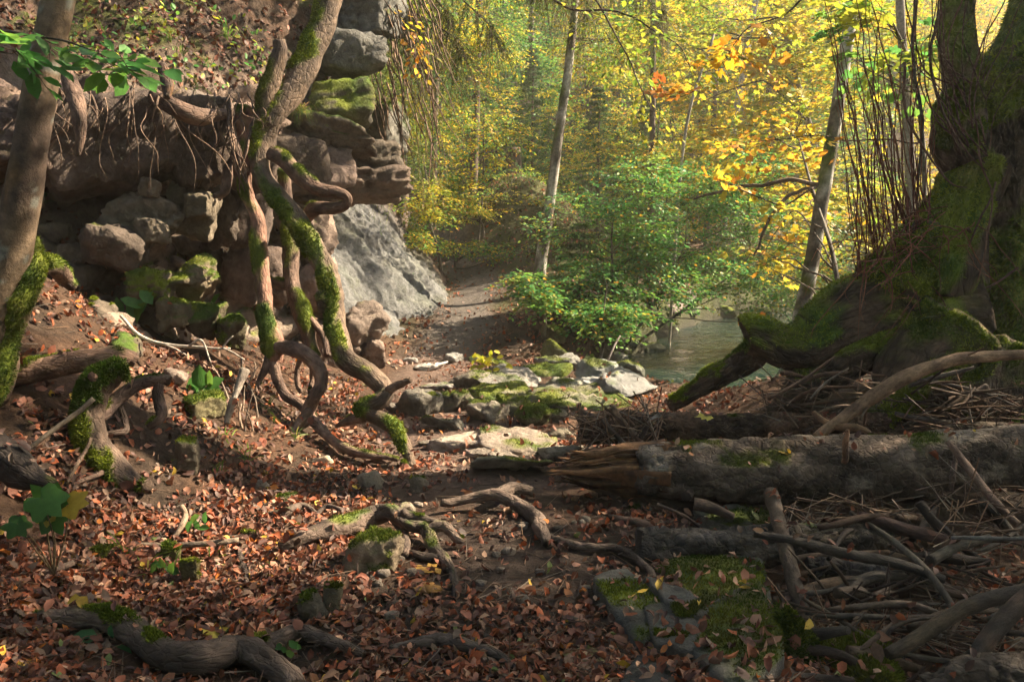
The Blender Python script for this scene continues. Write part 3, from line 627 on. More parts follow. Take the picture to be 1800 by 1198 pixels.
# the gnarled tree that clings to the cliff and sets its serpentine root on the path
t = root('gnarled_tree', at(715, 815, 5.75), 'gnarled mossy tree whose snaking stem and roots hang down the cliff', 'tree')
wood_part('trunk', [(722, 822, 5.7, 11.2), (712, 792, 5.75, 13.6), (688, 752, 5.8, 17.6), (655, 733, 5.85, 16.8), (640, 722, 5.9, 18.4), (668, 706, 5.9, 20.0), (678, 688, 5.95, 20.8), (655, 662, 6.0, 21.6), (612, 632, 6.1, 23.2), (596, 590, 6.2, 21.6),
                    (590, 540, 6.3, 20.8), (578, 490, 6.4, 24.0), (555, 440, 6.5, 22.4), (520, 390, 6.6, 24.0), (482, 338, 6.7, 22.4), (456, 290, 6.8, 20.0), (462, 245, 6.85, 21.6), (490, 198, 6.9, 24.4), (522, 150, 7.0, 27.4), (550, 90, 7.1, 26.6), (574, 20, 7.2, 25.9), (594, -70, 7.3, 25.2), (640, -330, 7.6, 25.2), (660, -700, 8.0, 19.2), (640, -1100, 8.4, 11.8)],
          t, 301, (.15, .105, .075), (.065, .045, .032), .62, 30000, .022, (-.55, -.3, .65), .62, 1.25, seg=30, per=10, rough=.14, ridge=.09)
wood_part('dead_stub', [(470, 225, 6.85, 22), (476, 170, 6.85, 21), (486, 110, 6.85, 17), (490, 70, 6.85, 13)], t, 302, (.16, .11, .075), (.06, .04, .03), .55, 3500, .016, (-1, -.3, .3), seg=18, ridge=.14)
wood_part('looped_root', [(478, 268, 6.75, 16), (505, 285, 6.7, 17), (530, 312, 6.65, 17), (560, 330, 6.6, 15), (592, 334, 6.6, 13), (611, 345, 6.6, 11), (604, 360, 6.62, 11), (578, 364, 6.65, 14), (550, 366, 6.72, 15), (535, 385, 6.85, 12), (528, 410, 6.95, 10)], t, 303, (.18, .11, .08), (.09, .055, .04), .5, 4000, .014, seg=18, rough=.13)
wood_part('stem', [(430, 190, 6.95, 20), (432, 260, 6.9, 15), (432, 330, 6.85, 14), (448, 385, 6.8, 15), (455, 440, 6.75, 18), (462, 500, 6.65, 17), (468, 560, 6.55, 19), (478, 605, 6.45, 24), (484, 640, 6.4, 14)], t, 304, (.23, .125, .09), (.12, .07, .05), .46, 5000, .014, (-.4, -.4, .6), seg=18, rough=.2)
wood_part('stem', [(500, 300, 7.2, 15), (505, 390, 7.15, 17), (510, 440, 7.1, 19), (515, 500, 7.0, 16), (528, 550, 6.9, 20), (545, 590, 6.8, 15), (560, 630, 6.7, 10)], t, 305, (.13, .085, .065), (.07, .045, .035), .48, 4000, .014, (0, -.4, .8), seg=18, rough=.2)
for sd, K, nm in [
    (306, [(480, 615, 6.42, 17), (510, 612, 6.3, 16), (540, 622, 6.2, 17), (565, 645, 6.15, 16), (568, 672, 6.1, 14), (558, 690, 6.05, 13), (546, 715, 6.05, 16), (538, 738, 6.0, 15), (515, 752, 5.95, 10), (490, 765, 5.9, 6)], 'arching_root'),
    (307, [(478, 620, 6.42, 12), (485, 655, 6.35, 12), (500, 690, 6.3, 12), (530, 715, 6.2, 11), (552, 745, 6.0, 12), (575, 770, 5.85, 11), (605, 790, 5.7, 11), (650, 803, 5.6, 8), (700, 808, 5.6, 5)], 'root'),
    (308, [(472, 612, 6.42, 12), (470, 640, 6.35, 9), (458, 668, 6.3, 6), (450, 690, 6.25, 4)], 'root'), (309, [(528, 625, 6.25, 7), (522, 655, 6.25, 6), (530, 690, 6.2, 5)], 'root'), (310, [(548, 632, 6.2, 6), (550, 665, 6.2, 6), (545, 690, 6.1, 6)], 'root'),
    (311, [(545, 560, 6.85, 8), (568, 590, 6.75, 7), (575, 625, 6.65, 6)], 'root'), (312, [(505, 500, 7.0, 12), (480, 495, 7.0, 11), (455, 492, 7.05, 8)], 'root'), (313, [(545, 720, 6.02, 10), (520, 745, 5.9, 9), (505, 765, 5.8, 6)], 'root'),
    (314, [(640, 735, 5.9, 12), (610, 742, 6.0, 10), (590, 750, 6.05, 4)], 'root'), (315, [(708, 812, 5.7, 8), (725, 838, 5.5, 6), (728, 855, 5.4, 4)], 'root'), (316, [(700, 800, 5.72, 7), (670, 815, 5.6, 6), (640, 812, 5.6, 4)], 'root'),
    (317, [(400, 190, 7.1, 12), (405, 230, 7.1, 9), (420, 270, 7.05, 9), (425, 300, 7.0, 7)], 'root'), (318, [(392, 225, 7.15, 5), (400, 290, 7.1, 6), (398, 330, 7.1, 5), (385, 352, 7.05, 3)], 'root')]:
    wood_part(nm, K, t, sd, (.185, .12, .09), (.09, .058, .045), .28, 500, .012, seg=14, rough=.16)
wood_part('side_branch', [(668, 694, 5.93, 12), (690, 680, 5.9, 10), (708, 672, 5.87, 8), (722, 667, 5.85, 6)], t, 319, (.17, .11, .08), (.09, .06, .04), .45, 500, .012, rough=.12)
wood_part('burl', [(575, 545, 6.32, 18), (566, 532, 6.27, 14), (562, 520, 6.25, 9)], t, 320, (.10, .07, .05), (.05, .04, .03), .7, 700, .015, rough=.2)

# beech leaning in at the left edge
t = root('leaning_beech', at(-30, 640, 4.1), 'slender beech with lichen spots leaning in at the left edge', 'tree')
g = ptube([(-45, 660, 4.1, 44), (-12, 560, 4.1, 38), (14, 470, 4.1, 33), (36, 370, 4.1, 30), (55, 250, 4.1, 27), (78, 120, 4.1, 26), (103, 0, 4.1, 25), (138, -150, 4.2, 24), (190, -450, 4.3, 26), (240, -900, 4.5, 16)], seg=28, per=14, rough=.06, ridge=.02, seed=331)
bark_col(g, (.12, .085, .055), (.07, .048, .036), 331, 3); V = g['V']
g['C'] = mixc(g['C'], [.19, .19, .16], sstep(.5, .62, fbm(V * np.array([14, 14, 16]), 2, 332)) * .9); g['C'] = mixc(g['C'], [.2, .11, .035], sstep(.2, .6, fbm(V * np.array([6, 6, 2.2]), 3, 333)) * .6); g['C'] = mixc(g['C'], [.035, .028, .022], sstep(.25, .6, fbm(V * 3 + 8, 3, 334)) * .8)
part('trunk', g, M_SMOOTH, t)
wood_part('mossy_foot', [(-40, 690, 4.15, 70), (0, 590, 4.15, 50), (30, 520, 4.15, 38), (55, 460, 4.2, 26), (60, 420, 4.25, 10)], t, 335, RB, RD, .75, 7000, .016, (.3, -.4, .6), seg=20)
wood_part('mossy_root', [(40, 470, 4.6, 20), (80, 465, 5.0, 22), (110, 480, 5.4, 18), (130, 505, 5.5, 10)], t, 336, RB, RD, .8, 3500, .016, seg=16)
LEANING_BEECH = t

# root system in the left foreground
t = root('mossy_root', at(190, 850, 4.3), 'thick mossy root bridging the left foreground on a curved leg', 'root')
wood_part('beam', [(-60, 668, 4.35, 30), (20, 660, 4.4, 27), (70, 652, 4.45, 26), (120, 640, 4.5, 28), (165, 632, 4.5, 26), (210, 630, 4.55, 20), (240, 634, 4.6, 14)], t, 341, (.19, .115, .08), (.10, .062, .045), .42, 5000, .018, seg=20, msc=5)
wood_part('leg', [(225, 650, 4.5, 22), (190, 668, 4.45, 30), (160, 695, 4.4, 34), (150, 745, 4.35, 32), (160, 790, 4.3, 34), (195, 825, 4.25, 32), (225, 845, 4.2, 26), (262, 852, 4.15, 12)], t, 342, (.14, .095, .07), (.07, .048, .036), .84, 14000, .024, (-.5, -.55, .3), seg=24, rough=.2, bright=1.15)
wood_part('branch_root', [(175, 735, 4.42, 12), (200, 705, 4.55, 14), (235, 682, 4.65, 14), (270, 672, 4.7, 12), (298, 670, 4.75, 11)], t, 343, (.15, .10, .08), RD, .4, 900, .014)
wood_part('branch_root', [(280, 675, 4.72, 11), (282, 705, 4.7, 12), (283, 735, 4.65, 11), (262, 752, 4.6, 8)], t, 344, (.14, .09, .07), RD, .35, 700, .014)
wood_part('branch_root', [(212, 715, 4.6, 6), (218, 740, 4.55, 7), (218, 758, 4.5, 7), (185, 766, 4.45, 7)], t, 345, (.10, .07, .055), RD, .2)
wood_part('rootlet', [(160, 770, 4.2, 4), (130, 830, 4.0, 4), (118, 850, 3.95, 3)], t, 346, (.22, .15, .10), RB); wood_part('rootlet', [(180, 830, 4.15, 6), (140, 850, 4.0, 5), (130, 870, 3.9, 4)], t, 347, (.18, .12, .09), RB)
wood_part('knot', [(165, 668, 4.4, 12), (160, 660, 4.32, 9)], t, 348, (.19, .11, .08), RB)

def onto(K, exact=False):
    """bring points that would lie under the ground up to it (exact: lay them all on it)"""
    o = []
    for a, b, y, r in K:
        yg = float(ground_at(a, b + .75 * r)[1]); o.append((a, b, yg if exact else min(y, yg), r))
    return o
def lone_root(K, sd, label, ca=(.13, .092, .072), cb=(.055, .04, .032), moss=.25, fz=500, name='root', forks=(), cat='root', **kw):
    K = onto(K); forks = [onto(f) for f in forks]
    t = root(name, at(*K[0][:3]), label, cat)
    wood_part('main_root', K, t, sd, ca, cb, moss, fz, .014, **{**dict(rough=.26, ridge=.15, seg=20), **kw})
    for q, Kf in enumerate(forks): wood_part('fork', Kf, t, sd + 50 + q, ca, cb, moss, fz // 2, .012, rough=.26, ridge=.13)
    return t
lone_root([(495, 965, 4.15, 16), (540, 942, 4.2, 21), (600, 925, 4.2, 22), (655, 905, 4.2, 22), (690, 897, 4.15, 18), (715, 920, 4.1, 14), (745, 935, 4.05, 15), (760, 965, 3.95, 15), (790, 990, 3.8, 12), (800, 1020, 3.7, 9), (798, 1055, 3.6, 5)], 351,
          'arched grey root straddling the large boulder near the path', forks=[[(745, 935, 4.05, 12), (775, 925, 4.05, 11), (800, 945, 4.0, 9), (812, 950, 4.0, 7)], [(705, 900, 4.12, 12), (735, 908, 4.1, 9), (770, 918, 4.1, 7)], [(780, 985, 3.8, 10), (740, 975, 3.85, 10), (715, 968, 3.9, 6)], [(690, 900, 4.15, 14), (708, 935, 4.1, 12), (712, 975, 4.05, 8)]])
lone_root([(775, 882, 4.55, 8), (820, 875, 4.6, 11), (870, 872, 4.6, 13), (910, 888, 4.55, 15), (940, 905, 4.5, 16), (950, 935, 4.35, 16), (962, 955, 4.25, 9)], 352, 'humped root crossing the path below the flat slabs', moss=.1, forks=[[(960, 940, 4.3, 8), (1000, 955, 4.2, 9), (1040, 965, 4.15, 9), (1090, 970, 4.05, 9), (1130, 1000, 3.9, 8), (1150, 1018, 3.8, 7)], [(870, 870, 4.65, 12), (900, 855, 4.8, 14), (935, 862, 4.85, 10)]])
lone_root([(60, 1082, 3.35, 12), (130, 1088, 3.3, 22), (200, 1095, 3.25, 25), (245, 1125, 3.15, 30), (290, 1155, 3.05, 32), (360, 1165, 3.0, 33), (430, 1152, 3.0, 32), (480, 1175, 2.95, 30), (520, 1210, 2.85, 24)], 353, 'massive dark root lying along the lower left edge', moss=.35, fz=4500,
          forks=[[(440, 1150, 3.0, 20), (490, 1120, 3.08, 22), (540, 1108, 3.12, 18), (590, 1125, 3.08, 15), (640, 1150, 3.0, 9)], [(400, 1150, 3.05, 18), (445, 1125, 3.12, 16), (480, 1118, 3.2, 10)], [(500, 1190, 2.9, 14), (560, 1200, 2.85, 10), (640, 1190, 2.85, 5)]], seg=24)
lone_root([(685, 1140, 3.05, 8), (750, 1132, 3.1, 14), (790, 1128, 3.1, 15), (840, 1140, 3.05, 14), (880, 1152, 3.0, 11), (910, 1175, 2.92, 7)], 354, 'dark worn root at the bottom middle of the path', moss=0, ca=(.10, .075, .062), forks=[[(720, 1137, 3.08, 8), (690, 1130, 3.1, 6)], [(850, 1115, 3.18, 6), (890, 1112, 3.2, 5)]])
lone_root([(420, 970, 4.0, 7), (425, 1000, 3.9, 8), (428, 1020, 3.8, 6), (440, 1040, 3.75, 4)], 355, 'short bare root curling up in the sunlit leaves', moss=.1, fz=0)
lone_root([(-40, 780, 3.6, 40), (10, 800, 3.6, 38), (50, 830, 3.55, 30), (95, 855, 3.5, 12)], 356, 'charred dark root at the left frame edge', ca=(.04, .03, .025), cb=(.02, .016, .014), moss=.1, fz=0, ridge=.2, seg=24)
lone_root([(200, 1108, 3.25, 4), (130, 1040, 3.3, 5), (70, 1060, 3.3, 4), (0, 1090, 3.25, 3)], 357, 'thin pale root in the dark lower left corner', moss=0, fz=0)
lone_root([(465, 905, 4.45, 5), (500, 905, 4.45, 8), (535, 895, 4.5, 9), (560, 905, 4.4, 4)], 358, 'knobby little root left of the arched root', moss=.1, fz=0)

# the great mossy stump tree on the right bank
t = root('old_maple', at(1760, 745, 6.4), 'massive mossy old tree with sprouting shoots on the right bank', 'tree')
g = ptube([(1765, 800, 6.5, 300), (1768, 735, 6.5, 225), (1772, 660, 6.5, 185), (1776, 580, 6.5, 150), (1780, 500, 6.5, 125), (1784, 420, 6.5, 108), (1786, 340, 6.5, 95), (1786, 250, 6.5, 88), (1784, 190, 6.5, 88), (1780, 130, 6.5, 84), (1778, 85, 6.5, 55)], seg=84, per=18, rough=.22, ridge=.16, seed=361, kb=.35)
bark_col(g, (.11, .075, .05), (.045, .03, .02), 361, 3); V = g['V']
g['C'] = mixc(g['C'], [.105, .075, .058], sstep(3.98, 4.15, V[:, 0] + .05 * fbm(V * 5, 2, 3)) * sstep(2.7, 2.2, V[:, 2]) * .8)
bare = sstep(3.98, 4.12, V[:, 0]) * sstep(2.6, 2.2, V[:, 2])
d1, d2, cv = worley(V * np.array([7, 7, 3.]), 5); g['V'] = V + vnormals(g) * ((cv - .5) * .06 - .05 * sstep(.15, 0, d2 - d1) + .05 * fbm(V * 5, 3, 6))[:, None]; m = moss_mask(g, .86, 361, .2, 2.2, (-.2, -.4, .6)) * (1 - bare); moss_col(g, m, 361, 1.35)
tr = part('trunk', g, M_BARK, t); part('moss', fuzz(g, m, 42000, .045, 362, 1.7, .7, .25), M_MOSS, tr, 'stuff', False)
for sd, K, mo in [
    (363, [(1640, 540, 6.35, 120), (1550, 545, 6.3, 80), (1480, 568, 6.25, 62), (1425, 603, 6.2, 46), (1380, 612, 6.15, 40), (1340, 598, 6.1, 38), (1312, 590, 6.1, 30)], .78),
    (364, [(1345, 610, 6.12, 22), (1315, 630, 6.2, 24), (1270, 655, 6.3, 19), (1225, 682, 6.4, 16), (1180, 715, 6.5, 12)], .6),
    (365, [(1560, 560, 6.3, 80), (1480, 610, 6.2, 55), (1430, 660, 6.15, 36), (1390, 700, 6.1, 26), (1360, 730, 6.1, 16)], .6),
    (366, [(1660, 600, 6.0, 90), (1600, 660, 5.85, 60), (1560, 720, 5.75, 40), (1520, 760, 5.7, 25)], .45),
    (367, [(1740, 620, 5.9, 90), (1720, 690, 5.75, 70), (1700, 750, 5.7, 45)], .55), (368, [(1650, 430, 6.3, 75), (1600, 490, 6.25, 80), (1560, 535, 6.2, 75)], .6),
    (369, [(1715, 290, 6.3, 55), (1695, 360, 6.25, 60), (1665, 430, 6.2, 75), (1640, 500, 6.2, 80)], .6), (370, [(1690, 160, 6.3, 36), (1685, 220, 6.25, 44), (1700, 290, 6.2, 40)], .3), (371, [(1640, 640, 5.95, 40), (1660, 590, 5.9, 55), (1690, 640, 5.85, 45), (1700, 700, 5.85, 25)], .75)]:
    wood_part('buttress_root', K, t, sd, (.10, .066, .045), (.04, .027, .019), mo, 9000, .024, (-.1, -.1, .9) if sd < 366 else (-.3, -.5, .5), .6, 1.45, mat_=M_BARK, seg=34, per=12, rough=.3, ridge=.16, msc=2.6)
wood_part('trunk_fork', [(1700, 170, 6.5, 40), (1690, 110, 6.5, 32), (1680, 40, 6.5, 29), (1676, -40, 6.5, 28), (1668, -350, 6.5, 25), (1680, -800, 6.6, 18), (1700, -1300, 6.7, 10)], t, 372, (.10, .075, .04), (.045, .033, .02), .82, 5000, .024, (-.4, -.4, .2), .3, 1.3, mat_=M_BARK, seg=22)
wood_part('trunk_fork', [(1800, 170, 6.5, 90), (1825, 90, 6.5, 72), (1850, 0, 6.5, 64), (1880, -120, 6.5, 60), (1930, -450, 6.6, 48), (1960, -900, 6.8, 36), (1980, -1500, 7.0, 20)], t, 373, (.085, .062, .035), (.04, .03, .02), .85, 8000, .028, (-.4, -.4, .4), .3, 1.3, mat_=M_BARK, seg=30)
OLD_MAPLE = t
# shoots that sprout from its burls: each a part
rs = np.random.default_rng(41)
def shoot(parent, p0, p1, Y0, Y1, r0, sd, bow, col, name='shoot'):
    a = at(p0[0], p0[1], Y0); b = at(p1[0], p1[1], Y1); mid = (a + b) / 2 + np.array([bow[0], 0, bow[1]]); q = (a * .65 + b * .35) + np.array([bow[0], 0, bow[1]]) * 1.0
    g = tube([a, q, mid * .4 + b * .6 + np.array([bow[0], 0, bow[1]]) * .4, b], [r0, r0 * .85, r0 * .65, r0 * .3], seg=6, per=6, rough=.05, seed=sd, wob=.03)
    g['C'][:] = np.array(col) * rs.uniform(.6, 1.35); return part(name, g, M_ROOT, parent)
for k in range(60):      # fan standing on the left flank
    x = rs.uniform(1500, 1640); y = 470 - (x - 1500) * .8 + rs.uniform(-25, 30)
    L = rs.uniform(120, 480); shoot(OLD_MAPLE, (x, y), (x + rs.uniform(-110, 40) * L / 400, y - L), rs.uniform(6.0, 6.2), rs.uniform(5.8, 6.5), rs.uniform(.003, .0075), 2000 + k, (rs.uniform(-.06, .06), rs.uniform(-.1, 0)), (.15, .06, .04))
for k in range(30):      # bundle on the upper burl
    x = rs.uniform(1668, 1740); y = rs.uniform(140, 290)
    L = rs.uniform(90, 330); shoot(OLD_MAPLE, (x, y), (x + rs.uniform(-110, 130) * L / 250, y - L), rs.uniform(5.95, 6.1), rs.uniform(5.8, 6.4), rs.uniform(.003, .008), 2100 + k, (rs.uniform(-.2, -.02), rs.uniform(-.15, 0)), (.085, .04, .03))
for k in range(70):      # dead twigs hanging over the flank
    x = rs.uniform(1510, 1720); y = rs.uniform(360, 520)
    shoot(OLD_MAPLE, (x, y), (x + rs.uniform(-130, 110), y + rs.uniform(-20, 150)), rs.uniform(5.85, 6.1), rs.uniform(5.7, 5.95), rs.uniform(.0025, .006), 2200 + k, (rs.uniform(-.05, .05), rs.uniform(0, .1)), (.20, .085, .05), 'dead_twig')
for k, (p0, p1, r, bw) in enumerate([((1720, 260), (1690, 560), .008, (.12, .0)), ((1750, 320), (1640, 640), .009, (.0, .1)), ((1650, 20), (1735, 300), .013, (-.15, -.05)), ((1790, 470), (1650, 520), .009, (0, -.06)), ((1700, 400), (1655, 545), .012, (.1, 0)), ((1610, -40), (1612, 375), .017, (.0, .0)), ((1590, 110), (1700, 330), .012, (-.1, -.1))]):
    shoot(OLD_MAPLE, p0, p1, 5.95, 5.85 if k != 5 else 6.2, r, 2300 + k, bw, (.10, .055, .04) if k not in (5,) else (.07, .065, .06), 'long_shoot')

# ------------------------------------------------------------------ fallen logs
def log_part(K, parent, sd, ca, cb, moss=.2, fz=1500, name='log_body', patch=None, **kw):
    kw = {**dict(seg=40, per=16, rough=.09, ridge=.05, kb=.5, ustr=.9), **kw}
    g = ptube(K, seed=sd, **kw); bark_col(g, ca, cb, sd, 4); V = g['V']
    d1, d2, cv = worley(V * np.array([5, 14, 14]), sd); g['C'] = g['C'] * (.75 + .5 * cv)[:, None]
    N = vnormals(g); g['V'] = V + N * ((cv - .5) * .024 - .018 * sstep(.12, 0, d2 - d1) + .012 * fbm(V * 9, 3, sd))[:, None]
    if patch is not None: g['C'] = mixc(g['C'], patch, sstep(.2, .4, fbm(V * np.array([2.5, 6, 6]) + sd, 4, sd + 3)) * .9)
    m = moss_mask(g, moss, sd, .35, 4.5); moss_col(g, m, sd, .9)
    o = part(name, g, M_BARK, parent); CATCH.append(g)
    f = fuzz(g, m, fz, .014, sd + 1, .9) if fz else None
    if f is not None: part('moss', f, M_MOSS, o, 'stuff', False)
    return o
t = root('fallen_log', at(1400, 880, 4.75), 'big fallen spruce log with a splintered left end', 'log')
log_part([(1118, 824, 4.85, 44), (1180, 828, 4.82, 50), (1300, 826, 4.8, 52), (1450, 822, 4.75, 54), (1600, 816, 4.7, 56), (1750, 806, 4.65, 56), (1900, 800, 4.6, 58), (2100, 795, 4.55, 60)], t, 401, (.18, .132, .1), (.068, .05, .038), .36, 5000, patch=(.27, .22, .175))
rl = np.random.default_rng(42)
g = ptube([(1170, 824, 4.86, 42), (1110, 823, 4.87, 34), (1060, 822, 4.87, 22), (1010, 824, 4.87, 9), (975, 826, 4.87, 3)], seg=40, per=12, rough=.3, ridge=.55, seed=419, kb=.07); bark_col(g, (.13, .06, .026), (.05, .025, .013), 4, 14); part('torn_heartwood', g, M_WOOD, t, smooth=False)
for k in range(62):     # splinters of the broken end, each a shard
    th = rl.uniform(0, 6.283); q = rl.uniform(.55, 1.05); a = q * math.sin(th); dz = q * math.cos(th); yc = 823 + a * 42; L = rl.uniform(20, 150) * (1 - .3 * abs(a)); Yk = 4.87 + dz * .13; x1 = 1150 + rl.uniform(-20, 60)
    c = np.array([.20, .10, .045]) * rl.uniform(.3, 1.4); w = rl.uniform(2.5, 8)
    K = [(x1, yc + rl.uniform(-3, 3), Yk, w), (1095, yc + rl.uniform(-3, 3), Yk - .01, w), (1095 - L * .55, yc + rl.uniform(-6, 6) - a * 6, Yk, w * rl.uniform(.4, .9)), (1093 - L, yc + rl.uniform(-8, 8) - a * 12, Yk + rl.uniform(-.04, .04), .8)]
    g = ptube(K, seg=5, per=5, rough=.6, ridge=.4, seed=420 + k, kb=.1, wob=.012); bark_col(g, c, c * .4, k, 14); part('splinter', g, M_WOOD, t, smooth=False)
wood_part('knot', [(1208, 862, 4.7, 13), (1206, 872, 4.6, 11)], t, 440, (.12, .09, .07), RD); wood_part('branch_stub', [(1485, 812, 4.55, 7), (1482, 780, 4.5, 6), (1490, 755, 4.5, 4)], t, 441, (.22, .11, .06), RB, ridge=.2)
wood_part('branch_stub', [(1680, 790, 4.5, 6), (1675, 830, 4.42, 6), (1678, 870, 4.4, 5)], t, 442, (.12, .08, .06), RD)
t = root('rotten_log', at(1230, 780, 5.6), 'dark rotten log lying behind the big fallen log', 'log')
log_part([(1020, 752, 6.0, 26), (1090, 750, 5.9, 29), (1200, 755, 5.75, 28), (1320, 752, 5.6, 27), (1460, 748, 5.55, 25), (1560, 745, 5.5, 20)], t, 402, (.12, .07, .045), (.05, .032, .022), .25, 900, ridge=.06)
t = root('sawn_log', at(1330, 1000, 4.1), 'charcoal stained log with peeled bark below the big log', 'log')
log_part([(1122, 962, 3.9, 34), (1160, 964, 3.9, 36), (1260, 962, 3.92, 36), (1380, 955, 3.95, 35), (1480, 945, 3.98, 33), (1560, 938, 4.0, 28)], t, 403, (.10, .085, .075), (.04, .034, .03), .2, 300, patch=(.15, .115, .085))
t = root('drift_log', at(1560, 1020, 3.7), 'short grey drift log under the slanting pole', 'log')
log_part([(1415, 990, 3.75, 13), (1440, 998, 3.75, 21), (1500, 1005, 3.72, 20), (1580, 1015, 3.7, 19), (1650, 1030, 3.65, 16)], t, 404, (.085, .075, .068), (.035, .03, .028), .1, 0, seg=24)
t = root('bleached_plank_log', at(1760, 1198, 2.7), 'split weathered log end in the lower right corner', 'log')
log_part([(1620, 1205, 2.75, 22), (1700, 1190, 2.72, 28), (1800, 1180, 2.7, 34), (1960, 1170, 2.65, 40)], t, 405, (.16, .125, .10), (.07, .055, .045), .25, 700, seg=24, ridge=.12)
t = root('cracked_log', at(1720, 920, 4.3), 'pale speckled log lying on the right behind the big log', 'log')
log_part([(1660, 752, 5.2, 10), (1740, 754, 5.15, 11), (1850, 756, 5.1, 12)], t, 406, (.20, .15, .11), (.08, .06, .045), .05, 0, seg=16)

